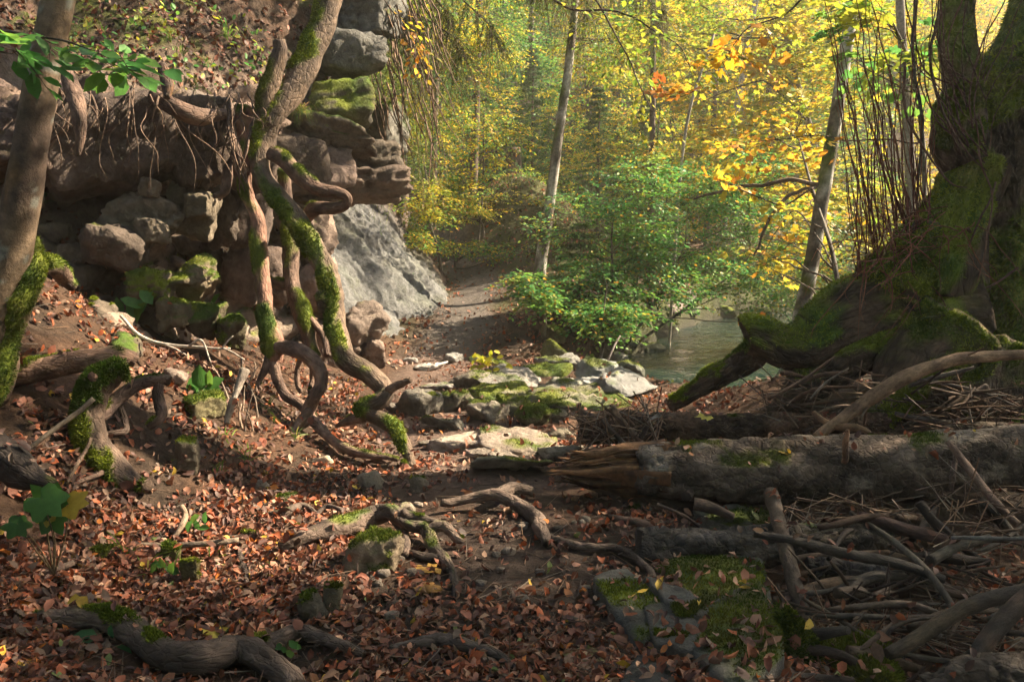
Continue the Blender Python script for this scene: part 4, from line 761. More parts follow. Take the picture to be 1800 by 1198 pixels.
# sticks, each its own thing: (px, py, metres, radius px) along it
STK = [
    ('curved_branch', [(1435, 768, 5.0, 9), (1500, 725, 5.0, 12), (1580, 668, 5.0, 14), (1650, 640, 5.0, 12), (1720, 628, 5.0, 11), (1830, 622, 5.0, 9)], (.34, .21, .125), (.20, .12, .075), 'long curved peeled branch rising over the big log'),
    ('pole', [(1355, 868, 4.3, 15), (1375, 940, 3.72, 16), (1395, 1020, 3.48, 18), (1415, 1085, 3.3, 17), (1438, 1148, 3.1, 6)], (.15, .105, .075), (.07, .05, .038), 'slanting spruce pole leaning against the big log'),
    ('stick', [(1325, 938, 3.68, 7), (1400, 952, 3.62, 11), (1500, 975, 3.58, 12), (1580, 990, 3.55, 12), (1660, 1018, 3.5, 9)], (.12, .095, .075), (.06, .048, .04), 'grey branch crossing over the slanting pole'),
    ('stick', [(1495, 900, 4.1, 5), (1555, 940, 3.85, 7), (1610, 985, 3.6, 8), (1650, 1030, 3.4, 8), (1680, 1078, 3.25, 8)], (.15, .12, .09), (.08, .062, .05), 'smooth bent stick pointing down to the right'),
    ('stick', [(1510, 905, 4.0, 10), (1560, 920, 3.95, 14), (1610, 935, 3.9, 15), (1665, 950, 3.85, 13)], (.13, .065, .05), (.06, .035, .03), 'reddish brown broken branch beside the bent stick'),
    ('stick', [(1452, 1072, 3.3, 6), (1520, 1066, 3.28, 8), (1590, 1062, 3.25, 8), (1640, 1075, 3.2, 7), (1665, 1085, 3.2, 5)], (.20, .14, .105), (.11, .08, .062), 'pale arched stick low in the driftwood pile'),
    ('stick', [(1505, 1148, 2.95, 5), (1550, 1115, 3.0, 7), (1590, 1090, 3.05, 8), (1640, 1085, 3.08, 6), (1660, 1088, 3.1, 4)], (.20, .13, .09), (.11, .075, .055), 'crooked tan stick below the arched stick'),
    ('stick', [(1555, 1128, 2.98, 5), (1568, 1105, 3.0, 5), (1600, 1090, 3.03, 4), (1640, 1086, 3.06, 3)], (.15, .11, .08), RD, 'thin hooked stick beside the crooked tan stick'),
    ('branch', [(1560, 1150, 2.9, 14), (1620, 1115, 2.95, 17), (1690, 1075, 3.0, 17), (1750, 1050, 3.05, 18), (1830, 1030, 3.1, 18)], (.13, .09, .055), (.045, .035, .028), 'thick dark branch rising to the right edge'),
    ('branch', [(1710, 1160, 2.8, 16), (1745, 1110, 2.85, 20), (1790, 1060, 2.9, 20), (1840, 1010, 2.95, 18)], (.17, .105, .075), (.05, .042, .038), 'half peeled branch in the lower right corner'),
    ('stick', [(1635, 985, 3.6, 12), (1680, 962, 3.65, 11), (1740, 945, 3.7, 9)], (.17, .14, .10), (.08, .062, .048), 'pale chewed stick end at the right'),
    ('stick', [(1672, 945, 3.6, 4), (1740, 947, 3.55, 5), (1830, 946, 3.5, 5)], (.24, .22, .2), (.15, .135, .12), 'straight silvery stick at the right edge'),
    ('stick', [(1665, 775, 4.45, 5), (1700, 820, 4.35, 8), (1740, 870, 4.2, 8), (1790, 920, 4.05, 7)], (.24, .15, .11), (.13, .08, .06), 'reddish stick leaning down across the big log'),
    ('stick', [(1430, 725, 5.15, 5), (1465, 748, 5.0, 7), (1500, 752, 4.95, 8), (1530, 760, 4.9, 4)], (.34, .19, .10), (.2, .11, .06), 'short bright orange stick in front of the curved branch'),
    ('stick', [(1410, 1050, 3.3, 4), (1455, 1075, 3.25, 5), (1510, 1110, 3.1, 5), (1555, 1135, 3.0, 4)], (.16, .12, .075), RD, 'thin straight stick running under the arched stick'),
    ('stick', [(1285, 1010, 3.65, 6), (1320, 1030, 3.55, 6), (1345, 1048, 3.5, 6)], (.12, .095, .08), RD, 'stubby grey stick at the end of the mossy slab'),
    ('stick', [(1665, 722, 5.4, 9), (1700, 700, 5.4, 8), (1735, 678, 5.4, 6)], (.20, .13, .09), RD, 'upturned stick on the debris under the old tree'),
    ('stick', [(1130, 780, 5.3, 5), (1095, 745, 5.3, 7), (1075, 715, 5.3, 8)], (.24, .155, .105), RD, 'upright stick poking out of the twig heap'),
    ('stick', [(1110, 790, 5.25, 4), (1080, 760, 5.25, 5), (1060, 735, 5.3, 5)], (.26, .21, .17), RD, 'pale forked twig stem in the twig heap'),
    ('stick', [(1125, 770, 5.25, 5), (1140, 745, 5.25, 5), (1160, 728, 5.3, 5)], (.18, .165, .15), RD, 'grey twig angled right in the twig heap'),
    ('branch', [(1015, 725, 5.6, 9), (1060, 738, 5.55, 8), (1100, 745, 5.5, 6)], (.20, .115, .075), RD, 'broken brown branch at the head of the twig heap'),
    ('stick', [(1070, 908, 4.5, 6), (1110, 918, 4.45, 8), (1150, 926, 4.4, 8)], (.18, .105, .075), RD, 'short brown stick in front of the broken log end'),
    ('stick', [(1220, 885, 4.5, 12), (1255, 895, 4.45, 11), (1290, 908, 4.4, 8)], (.16, .10, .07), RD, 'stout stick wedged under the big log'),
    ('stick', [(1155, 885, 4.4, 3), (1200, 905, 4.35, 3), (1230, 925, 4.3, 3)], (.28, .19, .12), RD, 'thin light stick lying before the big log'),
    ('stick', [(230, 958, 3.85, 4), (290, 958, 3.8, 5), (350, 955, 3.8, 6), (420, 948, 3.85, 5)], (.24, .18, .13), (.14, .105, .08), 'long pale stick across the left leaf litter'),
    ('stick', [(305, 945, 3.9, 5), (320, 920, 3.95, 6), (325, 905, 4.0, 6), (318, 888, 4.0, 5)], (.28, .20, .14), (.17, .12, .09), 'curved pale stick standing by the mossy stones'),
    ('stick', [(40, 800, 3.7, 4), (100, 750, 3.8, 5), (165, 700, 3.9, 5)], (.20, .155, .11), (.11, .085, .065), 'straight pale stick propped on the mossy root leg'),
    ('stick', [(60, 1015, 3.3, 5), (100, 1000, 3.35, 7), (130, 988, 3.4, 6)], (.15, .105, .08), RD, 'short dark stick in the lower left litter'),
    ('stick', [(410, 700, 5.0, 7), (405, 720, 4.95, 7), (398, 745, 4.9, 5)], (.36, .27, .19), (.24, .17, .12), 'bright peeled stick standing by the mossy block'),
    ('stick', [(430, 650, 5.3, 10), (415, 690, 5.2, 6), (400, 730, 5.1, 4)], (.35, .30, .25), (.2, .16, .13), 'pale dead root stub leaning in the bank'),
    ('stick', [(870, 1055, 3.5, 1.5), (910, 1035, 3.55, 2), (935, 1015, 3.6, 1.5)], (.24, .19, .15), RD, 'thin bare twig on the dark path'),
    ('stick', [(555, 905, 4.4, 4), (575, 890, 4.45, 5), (600, 895, 4.4, 4)], (.2, .15, .12), RD, 'small grey stick by the tan stone'),
    ('branch', [(1150, 510, 12.5, 5), (1060, 518, 12.6, 7), (1000, 505, 12.8, 5)], (.14, .09, .07), RD, 'bare bough lying on the far bank under the beech leaves'),
    ('branch', [(1150, 525, 12.2, 7), (1185, 545, 12.1, 10), (1215, 520, 12.0, 13)], (.24, .20, .17), RD, 'pale broken branch on the far bank by the stream'),
    ('stick', [(1065, 640, 10.5, 1.6), (1080, 610, 10.6, 2), (1090, 590, 10.7, 1.6)], (.4, .34, .3), RD, 'thin white twig leaning by the stream boulders'),
    ('stick', [(1500, 1195, 2.75, 8), (1400, 1190, 2.8, 10), (1340, 1200, 2.8, 8)], (.07, .06, .055), RD, 'dark stick along the bottom edge'),
]
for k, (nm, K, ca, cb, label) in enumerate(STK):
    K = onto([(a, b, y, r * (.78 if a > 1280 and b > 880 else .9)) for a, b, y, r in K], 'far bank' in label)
    g = ptube(K, seg=14, per=8, rough=.12, ridge=.07, seed=500 + k, wob=.006); dk = .6 if K[0][0] > 1280 and K[0][1] > 860 else .85; ca, cb = np.array(ca) * dk, np.array(cb) * dk; bark_col(g, ca, cb, 500 + k, 9); V = g['V']  # lower right sticks get a darker colour in place of deeper shade
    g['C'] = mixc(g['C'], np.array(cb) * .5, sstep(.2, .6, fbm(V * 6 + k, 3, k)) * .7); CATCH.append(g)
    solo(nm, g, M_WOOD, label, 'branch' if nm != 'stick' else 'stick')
# forked white twig in the sun on the left bank
t = root('forked_twig', at(300, 610, 5.6), 'slender forked white twig lying in the sun on the left bank', 'twig')
for K in [[(212, 555, 5.8, 2.5), (245, 590, 5.7, 3.5), (300, 608, 5.6, 3), (370, 612, 5.5, 2.5), (405, 612, 5.5, 1.5)], [(330, 610, 5.55, 2), (355, 600, 5.5, 2), (372, 640, 5.45, 1)], [(390, 612, 5.5, 1.6), (410, 590, 5.5, 1)], [(392, 612, 5.5, 1.6), (430, 632, 5.4, 1)], [(290, 606, 5.6, 2), (330, 625, 5.5, 1)]]:
    g = ptube(K, seg=6, per=6, rough=.1, seed=1, wob=.01); g['C'][:] = (.42, .36, .30); part('twig_stem', g, M_WOOD, t)
# hanging rootlets below the overhang, parts of the cliff
rr_ = np.random.default_rng(44)
for k in range(70):
    x = rr_.uniform(85, 410) if k < 55 else rr_.uniform(400, 450); y = rr_.uniform(120, 175) + (x - 90) * .1; L = rr_.uniform(40, 175); Y = 6.15 + (x - 90) * .0022 + rr_.uniform(-.25, .1)
    dx = rr_.normal(0, 22); r = rr_.choice([2.2, 1.2, 1.2, .9, .8])
    g = ptube([(x, y, Y + .25, r), (x + dx * .3 + rr_.normal(0, 8), y + L * .35, Y, r), (x + dx + rr_.normal(0, 8), y + L * .7, Y - .02, r * .8), (x + dx * 1.6, y + L, Y, r * .4)], seg=5, per=5, rough=.05, seed=k, wob=.03)
    g['C'][:] = np.array((.13, .085, .06)) * rr_.uniform(.5, 1.5); part('rootlet', g, M_ROOT, cliff)
for k, K in enumerate([[(110, 115, 6.2, 12), (125, 150, 5.95, 13), (140, 200, 5.85, 12), (140, 235, 5.85, 9), (138, 275, 5.85, 3)], [(285, 115, 6.4, 8), (295, 150, 6.3, 10), (293, 172, 6.25, 6)], [(270, 170, 6.6, 13), (310, 190, 6.55, 15), (350, 205, 6.6, 14), (395, 200, 6.8, 8)], [(400, 290, 6.9, 6), (395, 335, 6.85, 8), (375, 345, 6.8, 4)]]):
    g = ptube(K, seg=14, per=8, rough=.2, ridge=.1, seed=700 + k); bark_col(g, (.15, .095, .07) if k != 1 else (.32, .16, .07), RD, k); part('hanging_root', g, M_ROOT, cliff)

# ------------------------------------------------------------------ foliage
GREEN = [(.08, .23, .055), (.10, .27, .06), (.15, .30, .05), (.06, .18, .055), (.22, .31, .05)]
YGREEN = [(.30, .36, .035), (.40, .40, .04), (.20, .31, .04), (.48, .40, .04), (.16, .26, .04)]
YELLOW = [(.68, .47, .04), (.62, .40, .03), (.72, .55, .06), (.50, .42, .04), (.58, .27, .03), (.40, .40, .04)]
ORANGE = [(.50, .20, .025), (.55, .28, .03), (.38, .13, .025), (.60, .40, .04)]
def leaf_tpl(kind):
    if kind == 'diamond':
        return np.array([(0, 0, 0), (.5, -.3, .05), (1, 0, -.04), (.5, .3, .05)], float), np.array([(0, 1, 2), (0, 2, 3)])
    if kind == 'oval':
        return np.array([(0, 0, 0), (.3, -.26, .05), (.7, -.24, .03), (1, 0, -.08), (.7, .24, .03), (.3, .26, .05)], float), np.array([(0, 1, 2), (0, 2, 3), (0, 3, 4), (0, 4, 5)])
    if kind == 'maple':
        a = np.radians([180, 150, 122, 104, 84, 66, 52, 40, 26, 12, 0, -12, -26, -40, -52, -66, -84, -104, -122, -150]); r = np.array([.10, .34, .46, .50, .44, .56, .64, .58, .46, .60, .76, .60, .46, .58, .64, .56, .44, .50, .46, .34])
        V = np.c_[np.cos(a) * r + .12, np.sin(a) * r, .05 * np.cos(3 * a) - .04]; V = np.concatenate([V, [(.1, 0, 0)]]); n = len(a)
        return V, np.array([(n, (i + 1) % n, i) for i in range(n)])
    if kind == 'lobed':
        a = np.radians([180, 115, 78, 48, 24, 0, -24, -48, -78, -115]); r = np.array([.1, .46, .42, .66, .45, .78, .45, .66, .42, .46]); V = np.c_[np.cos(a) * r + .12, np.sin(a) * r, .05 * np.cos(3 * a) - .03]
        return V, np.array([(0, i + 1, i) for i in range(1, 9)])
    if kind == 'needle':
        return np.array([(0, -.09, 0), (0, .09, 0), (1, 0, -.1)], float), np.array([(0, 1, 2)])
def place_leaves(tpl, P, D, N, S, C):
    """tpl along x with normal z, set at P with direction D and normal N, size S, colour C"""
    V, T = tpl; D = unit(D); B = unit(np.cross(N, D)); Nn = np.cross(D, B)
    n = len(P); vv = P[:, None] + S[:, None, None] * (V[None, :, 0:1] * D[:, None] + V[None, :, 1:2] * B[:, None] + V[None, :, 2:3] * Nn[:, None])
    return geo(vv.reshape(-1, 3), (T[None] + (np.arange(n) * len(V))[:, None, None]).reshape(-1, 3), None, np.repeat(C, len(V), 0))
def pick(r, pal, n, jit=.18):
    p = np.array(pal); c = p[r.integers(0, len(p), n)]; return np.clip(c * r.uniform(1 - jit, 1 + jit, (n, 1)) * r.uniform(.92, 1.08, (n, 3)), 0, .8)
def sprays(O, A, L, nl, ls, SC, seed, kind='diamond', width=.45, droop=.18, tilt=.35, pal=None, cj=.2):
    """flat twigs of leaves: origins O, axes A, lengths L, colour SC per spray"""
    r = np.random.default_rng(seed); n = len(O); A = unit(A)
    up = np.tile(np.array([0, 0, 1.0]), (n, 1)) + r.normal(0, .25, (n, 3)); Bs = unit(np.cross(up, A)); Nn = np.cross(A, Bs)
    t = np.tile((np.arange(nl) + .5) / nl, (n, 1)) + r.uniform(-.04, .04, (n, nl)); sgn = np.where(np.arange(nl) % 2, 1, -1)[None, :]
    lat = sgn * np.abs(r.beta(1.2, 1.6, (n, nl))) * width * (1.12 - .75 * t)
    P = O[:, None] + (A[:, None] * t[..., None] + Bs[:, None] * lat[..., None]) * L[:, None, None]; P[..., 2] -= droop * (t ** 2 + .5 * np.abs(lat)) * L[:, None]; P += r.normal(0, .025, P.shape) * L[:, None, None]
    D = A[:, None] * .75 + Bs[:, None] * (sgn * r.uniform(.4, 1.1, (n, nl)))[..., None] + r.normal(0, .2, P.shape); D[..., 2] -= .15
    N = Nn[:, None] + r.normal(0, tilt, P.shape)
    S = ls * r.uniform(.55, 1.25, (n, nl)); C = np.repeat(SC[:, None], nl, 1) * r.uniform(1 - cj, 1 + cj, (n, nl, 1))
    if pal is not None: C = np.where(r.random((n, nl, 1)) < .3, pick(r, pal, n * nl).reshape(n, nl, 3), C)
    return place_leaves(leaf_tpl(kind), P.reshape(-1, 3), D.reshape(-1, 3), N.reshape(-1, 3), S.ravel(), C.reshape(-1, 3))
def twigs(O, A, L, r0, col, droop=.18):
    """a thin three sided stalk for each spray"""
    n = len(O); A = unit(A); E = O + A * L[:, None] * .95; E[:, 2] -= droop * L; M_ = O + A * L[:, None] * .5; M_[:, 2] -= droop * .25 * L
    X = unit(np.cross(A, [0.1, .2, 1])); Yv = np.cross(A, X); V = []
    for Pp, q in ((O, 1), (M_, .7), (E, .25)):
        for a in (0, 2.09, 4.19): V.append(Pp + (X * math.cos(a) + Yv * math.sin(a)) * (r0 * q))
    V = np.stack(V, 1); F_ = []
    for k in (0, 3):
        for j in range(3): F_.append((k + j, k + (j + 1) % 3, k + 3 + (j + 1) % 3, k + 3 + j))
    Q = (np.array(F_)[None] + (np.arange(n) * 9)[:, None, None]).reshape(-1, 4)
    return geo(V.reshape(-1, 3), None, Q, np.tile(np.array(col, float), (n * 9, 1)))
def in_crown(r, c, rad, n, gap=-.12, fs=1.0, seed=0):
    out = []; c = np.asarray(c); rad = np.asarray(rad)
    for it in range(12):
        d = unit(r.normal(0, 1, (n, 3))) * (r.random((n, 1)) ** .42); p = c + d * rad
        out.append(p[fbm(p * fs + seed, 2, seed) > (gap if it < 11 else -9)])
        if sum(len(o) for o in out) >= n: break
    return np.concatenate(out)[:n]
def foliage_at(r, crowns, pal, ls, nl, L, seed, kind='diamond', gap=-.12, mixp=None, fs=1.0, clump=1.5):
    gs = []; tw = []
    for q, (c, rad, n) in enumerate(crowns):
        O = in_crown(r, c, rad, n, gap, fs, seed + q); A = O - np.asarray(c) + r.normal(0, .35, O.shape) * np.asarray(rad); A[:, 2] = A[:, 2] * .25 + r.normal(0, .12, len(O)) * np.linalg.norm(A, axis=1)
        Ls = L * r.uniform(.6, 1.3, n); base = np.array(pal); t = (fbm(O * clump + seed, 3, seed + 4) * .5 + .5).clip(0, .999) + r.normal(0, .16, n)
        SC = base[(t.clip(0, .999) * len(base)).astype(int)] * r.uniform(.75, 1.2, (n, 1))
        gs.append(sprays(O - unit(A) * Ls[:, None] * .5, A, Ls, nl, ls, SC, seed + q, kind, pal=mixp)); tw.append((O - unit(A) * Ls[:, None] * .5, A, Ls))
    return joing(gs), tw
def pc(px, py, y, rx, ry, dep, n): return (at(px, py, y), (pxm(rx, y), dep, pxm(ry, y)), n)
def leafy(name, label, cat, trunk, rad, crowns, pal, ls, nl, L, seed, kind='diamond', mixp=None, group=None, bark=((.16, .14, .115), (.07, .055, .04)), moss=0, gap=-.12, limbs=7, lichen=False, clump=1.5, trunk_leaf_only=False, twr=.0035, fs=1.0):
    """a broadleaf tree or shrub: trunk through world points, limbs to its crown, crown of leaf sprays"""
    r = np.random.default_rng(seed); trunk = np.array(trunk, float)
    t = root(name, trunk[0], label, cat, group)
    g = tube(trunk, rad, seg=14, per=10, rough=.09, ridge=.02, seed=seed); bark_col(g, bark[0], bark[1], seed, 4)
    if lichen: g['C'] = mixc(g['C'], [.46, .44, .39], sstep(-.05, .35, fbm(g['V'] * np.array([5, 5, 3.]), 3, seed + 1)) * .85)
    if moss:
        m = moss_mask(g, moss, seed, .3, 2.5, (-.7, -.3, 0)); moss_col(g, m, seed)
    part('trunk', g, M_SMOOTH, t)
    G, tw = foliage_at(r, crowns, pal, ls, nl, L, seed, kind, gap, mixp, clump=clump, fs=fs)
    part('crown', G, M_LEAF, t, 'stuff', False)
    P, R = spline(trunk, rad, 10); lg = []
    for (c, rd, n), (O, A, Ls) in zip(crowns, tw):
        for k in range(limbs):
            e = O[r.integers(len(O))]; i = np.argmin(np.linalg.norm(P - e, axis=1) + np.maximum(0, P[:, 2] - e[2] + .2) * 2); a = P[i]; mid = (a + e) / 2 + r.normal(0, .1, 3) * np.linalg.norm(e - a) + np.array([0, 0, .08 * np.linalg.norm(e - a)])
            rr0 = min(R[i] * .5, .006 + .008 * np.linalg.norm(e - a)); q = tube([a, mid, e], [rr0, rr0 * .7, rr0 * .3], seg=6, per=6, rough=.05, seed=k, wob=.04); q['C'][:] = np.array(bark[1]) * 1.1; lg.append(q)
        tg = twigs(O, A, Ls, twr, np.array(bark[1]) * 1.2); lg.append(tg)
    part('limbs', joing(lg), M_ROOT, t, 'stuff')
    return t
def gp(px, py, y):
    p = at(px, py, y); return np.array([p[0], p[1], float(zg(p[0], p[1])) - .05])

# thin trees one can tell apart in the middle distance
leafy('birch', 'pale thin trunk with peeling lichen rising behind the path', 'tree', [gp(945, 500, 14.5), at(950, 470, 14.5), at(963, 380, 14.5), at(982, 240, 14.5), at(1000, 110, 14.6), at(1012, -20, 14.7), at(1030, -350, 15), at(1060, -800, 15.3)], [.15, .12, .10, .085, .075, .07, .05, .02],
      [pc(1010, -230, 15, 200, 160, 1.6, 40), pc(1060, 60, 15, 110, 80, 1, 60)], YGREEN, .075, 26, .55, 801, 'oval', lichen=True, moss=.55)
leafy('streamside_tree', 'spotted slim trunk standing beside the stream and leaning right', 'tree', [np.array([3.18, 9.3, -.7]), at(1402, 585, 9.3), at(1420, 500, 9.3), at(1440, 380, 9.3), at(1460, 260, 9.3), at(1482, 120, 9.3), at(1500, -10, 9.3), at(1530, -300, 9.5), at(1560, -800, 9.8)], [.11, .09, .085, .08, .075, .07, .068, .055, .02],
      [pc(1640, -560, 11.2, 160, 120, 1.2, 24)], YELLOW, .11, 14, .6, 802, 'lobed', lichen=True, moss=.55, mixp=YELLOW)
leafy('maple_tree', 'maple with golden leaves hanging over the water', 'tree', [gp(1470, 480, 19.5), at(1440, 300, 19.5), at(1400, 140, 19.5), at(1370, 0, 19.5), at(1350, -200, 19.5)], [.1, .08, .07, .055, .02],
      [pc(1330, 130, 19, 160, 110, 1.6, 170), pc(1400, 40, 19, 180, 90, 1.6, 150), pc(1310, 270, 19, 120, 70, 1.3, 90), pc(1200, 60, 19.5, 120, 90, 1.5, 80), pc(1420, 330, 19, 120, 90, 1.3, 110)], YELLOW[:4] + YGREEN[:2], .13, 13, .75, 803, 'lobed', mixp=YGREEN, lichen=True)
leafy('maple_sapling', 'young maple with orange yellow leaves in front of the slim trunk', 'sapling', [gp(1490, 600, 7.7), at(1470, 480, 8.6), at(1430, 340, 9.4), at(1400, 230, 10.2)], [.03, .025, .018, .008],
      [pc(1370, 330, 10.6, 140, 110, .9, 28), pc(1420, 190, 10.2, 130, 90, .9, 22), pc(1330, 450, 10.8, 110, 70, .8, 20)], YELLOW, .10, 10, .6, 804, 'lobed', mixp=YGREEN, gap=.05)
leafy('yellow_tree', 'yellow green leafed tree filling the gap beside the old tree', 'tree', [gp(1590, 500, 15), at(1600, 330, 15), at(1590, 150, 15), at(1580, -50, 15), at(1570, -400, 15)], [.1, .09, .08, .07, .03],
      [pc(1560, 130, 16, 120, 130, 1.2, 170), pc(1540, 320, 16, 110, 110, 1.1, 130), pc(1610, 400, 16, 90, 90, 1, 80), pc(1480, 420, 16.5, 100, 80, 1, 80)], YGREEN, .10, 18, .6, 805, 'oval', mixp=YELLOW)
leafy('young_maple', 'broad dark green leaves high beside the old tree', 'sapling', [gp(1625, 520, 7.5), at(1625, 300, 8.4), at(1600, 120, 8.4), at(1560, 20, 8.3)], [.028, .025, .018, .008],
      [pc(1560, 90, 8.3, 120, 80, .6, 26), pc(1500, 30, 8.4, 90, 50, .5, 14)], GREEN[:3] + YGREEN[:2], .11, 9, .5, 806, 'maple', gap=.0)
for k, (a, b, lab) in enumerate([((1145, 420), (1150, -150), 'thin dark stem rising above the green saplings'), ((1180, 330), (1255, 60), 'thin pale leaning stem above the green saplings'), ((830, 400), (845, -100), 'dark trunk standing on the knoll'), ((700, 410), (712, 300), 'short broken trunk behind the overhang'), ((905, 350), (903, 260), 'brown broken stump on the knoll'), ((1240, 420), (1262, 100), 'faint grey trunk left of the golden maple'), ((760, 400), (772, -60), 'slim trunk behind the hanging spruce boughs'), ((1268, 350), (1340, -60), 'pale far trunk leaning right behind the golden leaves'), ((1290, 420), (1318, 40), 'slender pale stem close to the leaning far trunk')]):
    y = [17, 16.5, 21, 20, 21.5, 27.5, 23, 26, 27][k]; w = [.07, .035, .12, .2, .26, .1, .1, .11, .07][k]; nm = 'tree_stump' if 'stump' in lab or 'broken' in lab else 'thin_tree'
    P = [gp(a[0], a[1], y), at(a[0] * .7 + b[0] * .3, a[1] * .7 + b[1] * .3, y), at(b[0], b[1], y)]
    t = root(nm, P[0], lab, 'stump' if nm == 'tree_stump' else 'tree'); g = tube(P, [w, w * .9, w * .7], seg=12, per=10, rough=.1, ridge=.04, seed=820 + k); bark_col(g, (.16, .12, .09) if k not in (1, 7, 8) else (.36, .33, .28), (.07, .05, .04) if k not in (1, 7, 8) else (.2, .18, .15), k); part('trunk', g, M_ROOT, t)
    if nm == 'thin_tree':
        O = in_crown(np.random.default_rng(k), at(b[0], b[1] - 60, y), (1.6, 1.2, 1.4), 60, -.1); A = np.random.default_rng(k + 5).normal(0, 1, O.shape) * np.array([1, 1, .2])
        part('crown', sprays(O, A, np.full(60, .6), 24, .09, pick(np.random.default_rng(k), YGREEN, 60), k, 'diamond'), M_LEAF, t, 'stuff', False)

# beech saplings with green leaves over the far bank
for k, (bx, by, y, crowns, lab) in enumerate([
    (1070, 560, 13.0, [(1075, 420, 12.7, 120, 75, 1.0, 105), (1040, 500, 12.4, 95, 45, .8, 60), (1120, 330, 13, 110, 60, .9, 65), (1010, 380, 13.4, 80, 50, .8, 40)], 'tall green beech sapling in the middle of the far bank'),
    (1095, 570, 13.9, [(1200, 440, 13.2, 130, 65, 1.0, 105), (1230, 350, 13.6, 120, 60, 1.0, 90), (1150, 505, 12.8, 100, 45, .8, 60), (1290, 300, 14, 120, 55, 1.0, 55), (1390, 400, 14, 90, 60, .9, 50)], 'green beech sapling with layered boughs above the pale branch'),
    (1125, 575, 15.2, [(1310, 460, 14.6, 110, 70, 1.0, 105), (1290, 370, 15, 100, 60, 1.0, 85), (1360, 520, 15, 90, 40, .8, 55)], 'green beech sapling reaching out over the stream'),
    (955, 570, 11.9, [(950, 520, 11.7, 60, 32, .5, 60), (930, 500, 11.6, 40, 25, .4, 30)], 'low beech sprout growing beside the shaded path'),
    (1050, 600, 11.9, [(1060, 560, 11.6, 70, 34, .5, 70), (1110, 540, 11.8, 60, 30, .5, 50)], 'low beech sprout hanging over the bank boulders'),
    (1130, 560, 17.5, [(1180, 300, 17, 120, 60, 1.2, 110), (1100, 260, 17.5, 90, 60, 1.2, 80)], 'lighter beech sapling behind the layered one'),
    (780, 420, 17.0, [(745, 360, 16.5, 55, 50, .8, 80), (730, 420, 16, 30, 22, .5, 40), (790, 330, 17.5, 70, 40, .9, 70)], 'sunny yellow green bush at the end of the path'),
    (1480, 560, 17.0, [(1470, 520, 16.5, 80, 50, .9, 90), (1420, 470, 17, 70, 50, .9, 70)], 'green bush across the water behind the slim trunk'),
    (840, 400, 18.5, [(850, 220, 18, 90, 90, 1, 110), (800, 130, 18.5, 90, 90, 1.1, 100), (870, 60, 19, 90, 70, 1.1, 90)], 'sunny yellow green sapling behind the drooping boughs'),
    (1000, 380, 24, [(1040, 180, 23.5, 110, 80, 1.3, 120), (990, 290, 23.3, 70, 60, 1.1, 70), (1090, 90, 24, 110, 80, 1.4, 110)], 'tall yellow green sapling right of the pale thin trunk'),
    (1120, 380, 21, [(1160, 200, 20.5, 100, 90, 1.2, 110), (1230, 270, 20.5, 90, 70, 1.1, 90)], 'airy yellow green sapling left of the golden maple'),
    (760, 380, 19.5, [(740, 250, 19, 70, 80, 1, 90), (770, 60, 19.5, 90, 80, 1.1, 90)], 'yellow green sapling close behind the overhang'),
    (1310, 520, 26.5, [(1310, 480, 26, 60, 40, 1.2, 80), (1260, 450, 26, 60, 40, 1.2, 60)], 'dark green bush beyond the far bend of the stream'),
    (850, 400, 18.6, [(840, 375, 18.4, 80, 14, .6, 45), (900, 350, 19.3, 70, 14, .6, 40)], 'low sunny bush along the top of the knoll'),
    (800, 440, 17.6, [(790, 430, 17.4, 50, 16, .4, 30), (860, 440, 17.4, 60, 16, .5, 36)], 'low green bush on the front of the knoll'),
    (1400, 520, 24.5, [(1400, 490, 24, 60, 40, 1.0, 70), (1440, 440, 24, 60, 40, 1.0, 60)], 'dark green bush across the stream behind the slim trunk foot')]):
    b = gp(bx, by, y); c0 = at(crowns[0][0], crowns[0][1], crowns[0][2])
    leafy('beech_sapling' if 'bush' not in lab else 'bush', lab, 'sapling' if 'bush' not in lab else 'bush', [b, b * .5 + c0 * .5 + np.array([.05, 0, 0]), c0, c0 + np.array([.05, 0, .5])], [.03, .022, .014, .005], [pc(*c) for c in crowns],
          GREEN if k not in (5, 6, 8, 9, 10, 11, 13) else ((YGREEN + GREEN[1:3] + GREEN[4:]) if k != 13 else YGREEN), .068, 30, .55, 840 + k * 7, 'oval', mixp=(GREEN + [(.45, .26, .03), (.3, .28, .03)]) if k < 5 else YELLOW, clump=1.8)

# spruces: young ones behind the saplings, and a tall one that hangs its boughs over the path
def spruce_twigs(O, A, L, seed, nl, ls, pal, hang):
    r = np.random.default_rng(seed); n = len(O); SC = pick(r, pal, n)
    A = unit(A); t = np.tile((np.arange(nl) + .5) / nl, (n, 1)); P = O[:, None] + A[:, None] * (t * L[:, None])[..., None]; P[..., 2] -= hang * t ** 2 * L[:, None]
    D = A[:, None] * .8 + r.normal(0, .6, P.shape); D[..., 2] -= hang * .8; N = r.normal(0, 1, P.shape)
    return place_leaves(leaf_tpl('needle'), P.reshape(-1, 3), D.reshape(-1, 3), N.reshape(-1, 3), (ls * r.uniform(.6, 1.3, n * nl)), np.repeat(SC, nl, 0) * r.uniform(.7, 1.3, (n * nl, 1)))
SPR = [(.05, .11, .035), (.07, .14, .04), (.10, .16, .04), (.045, .09, .035)]
SPRB = [(.11, .17, .035), (.18, .22, .04), (.22, .20, .05), (.08, .13, .035), (.20, .15, .07)]
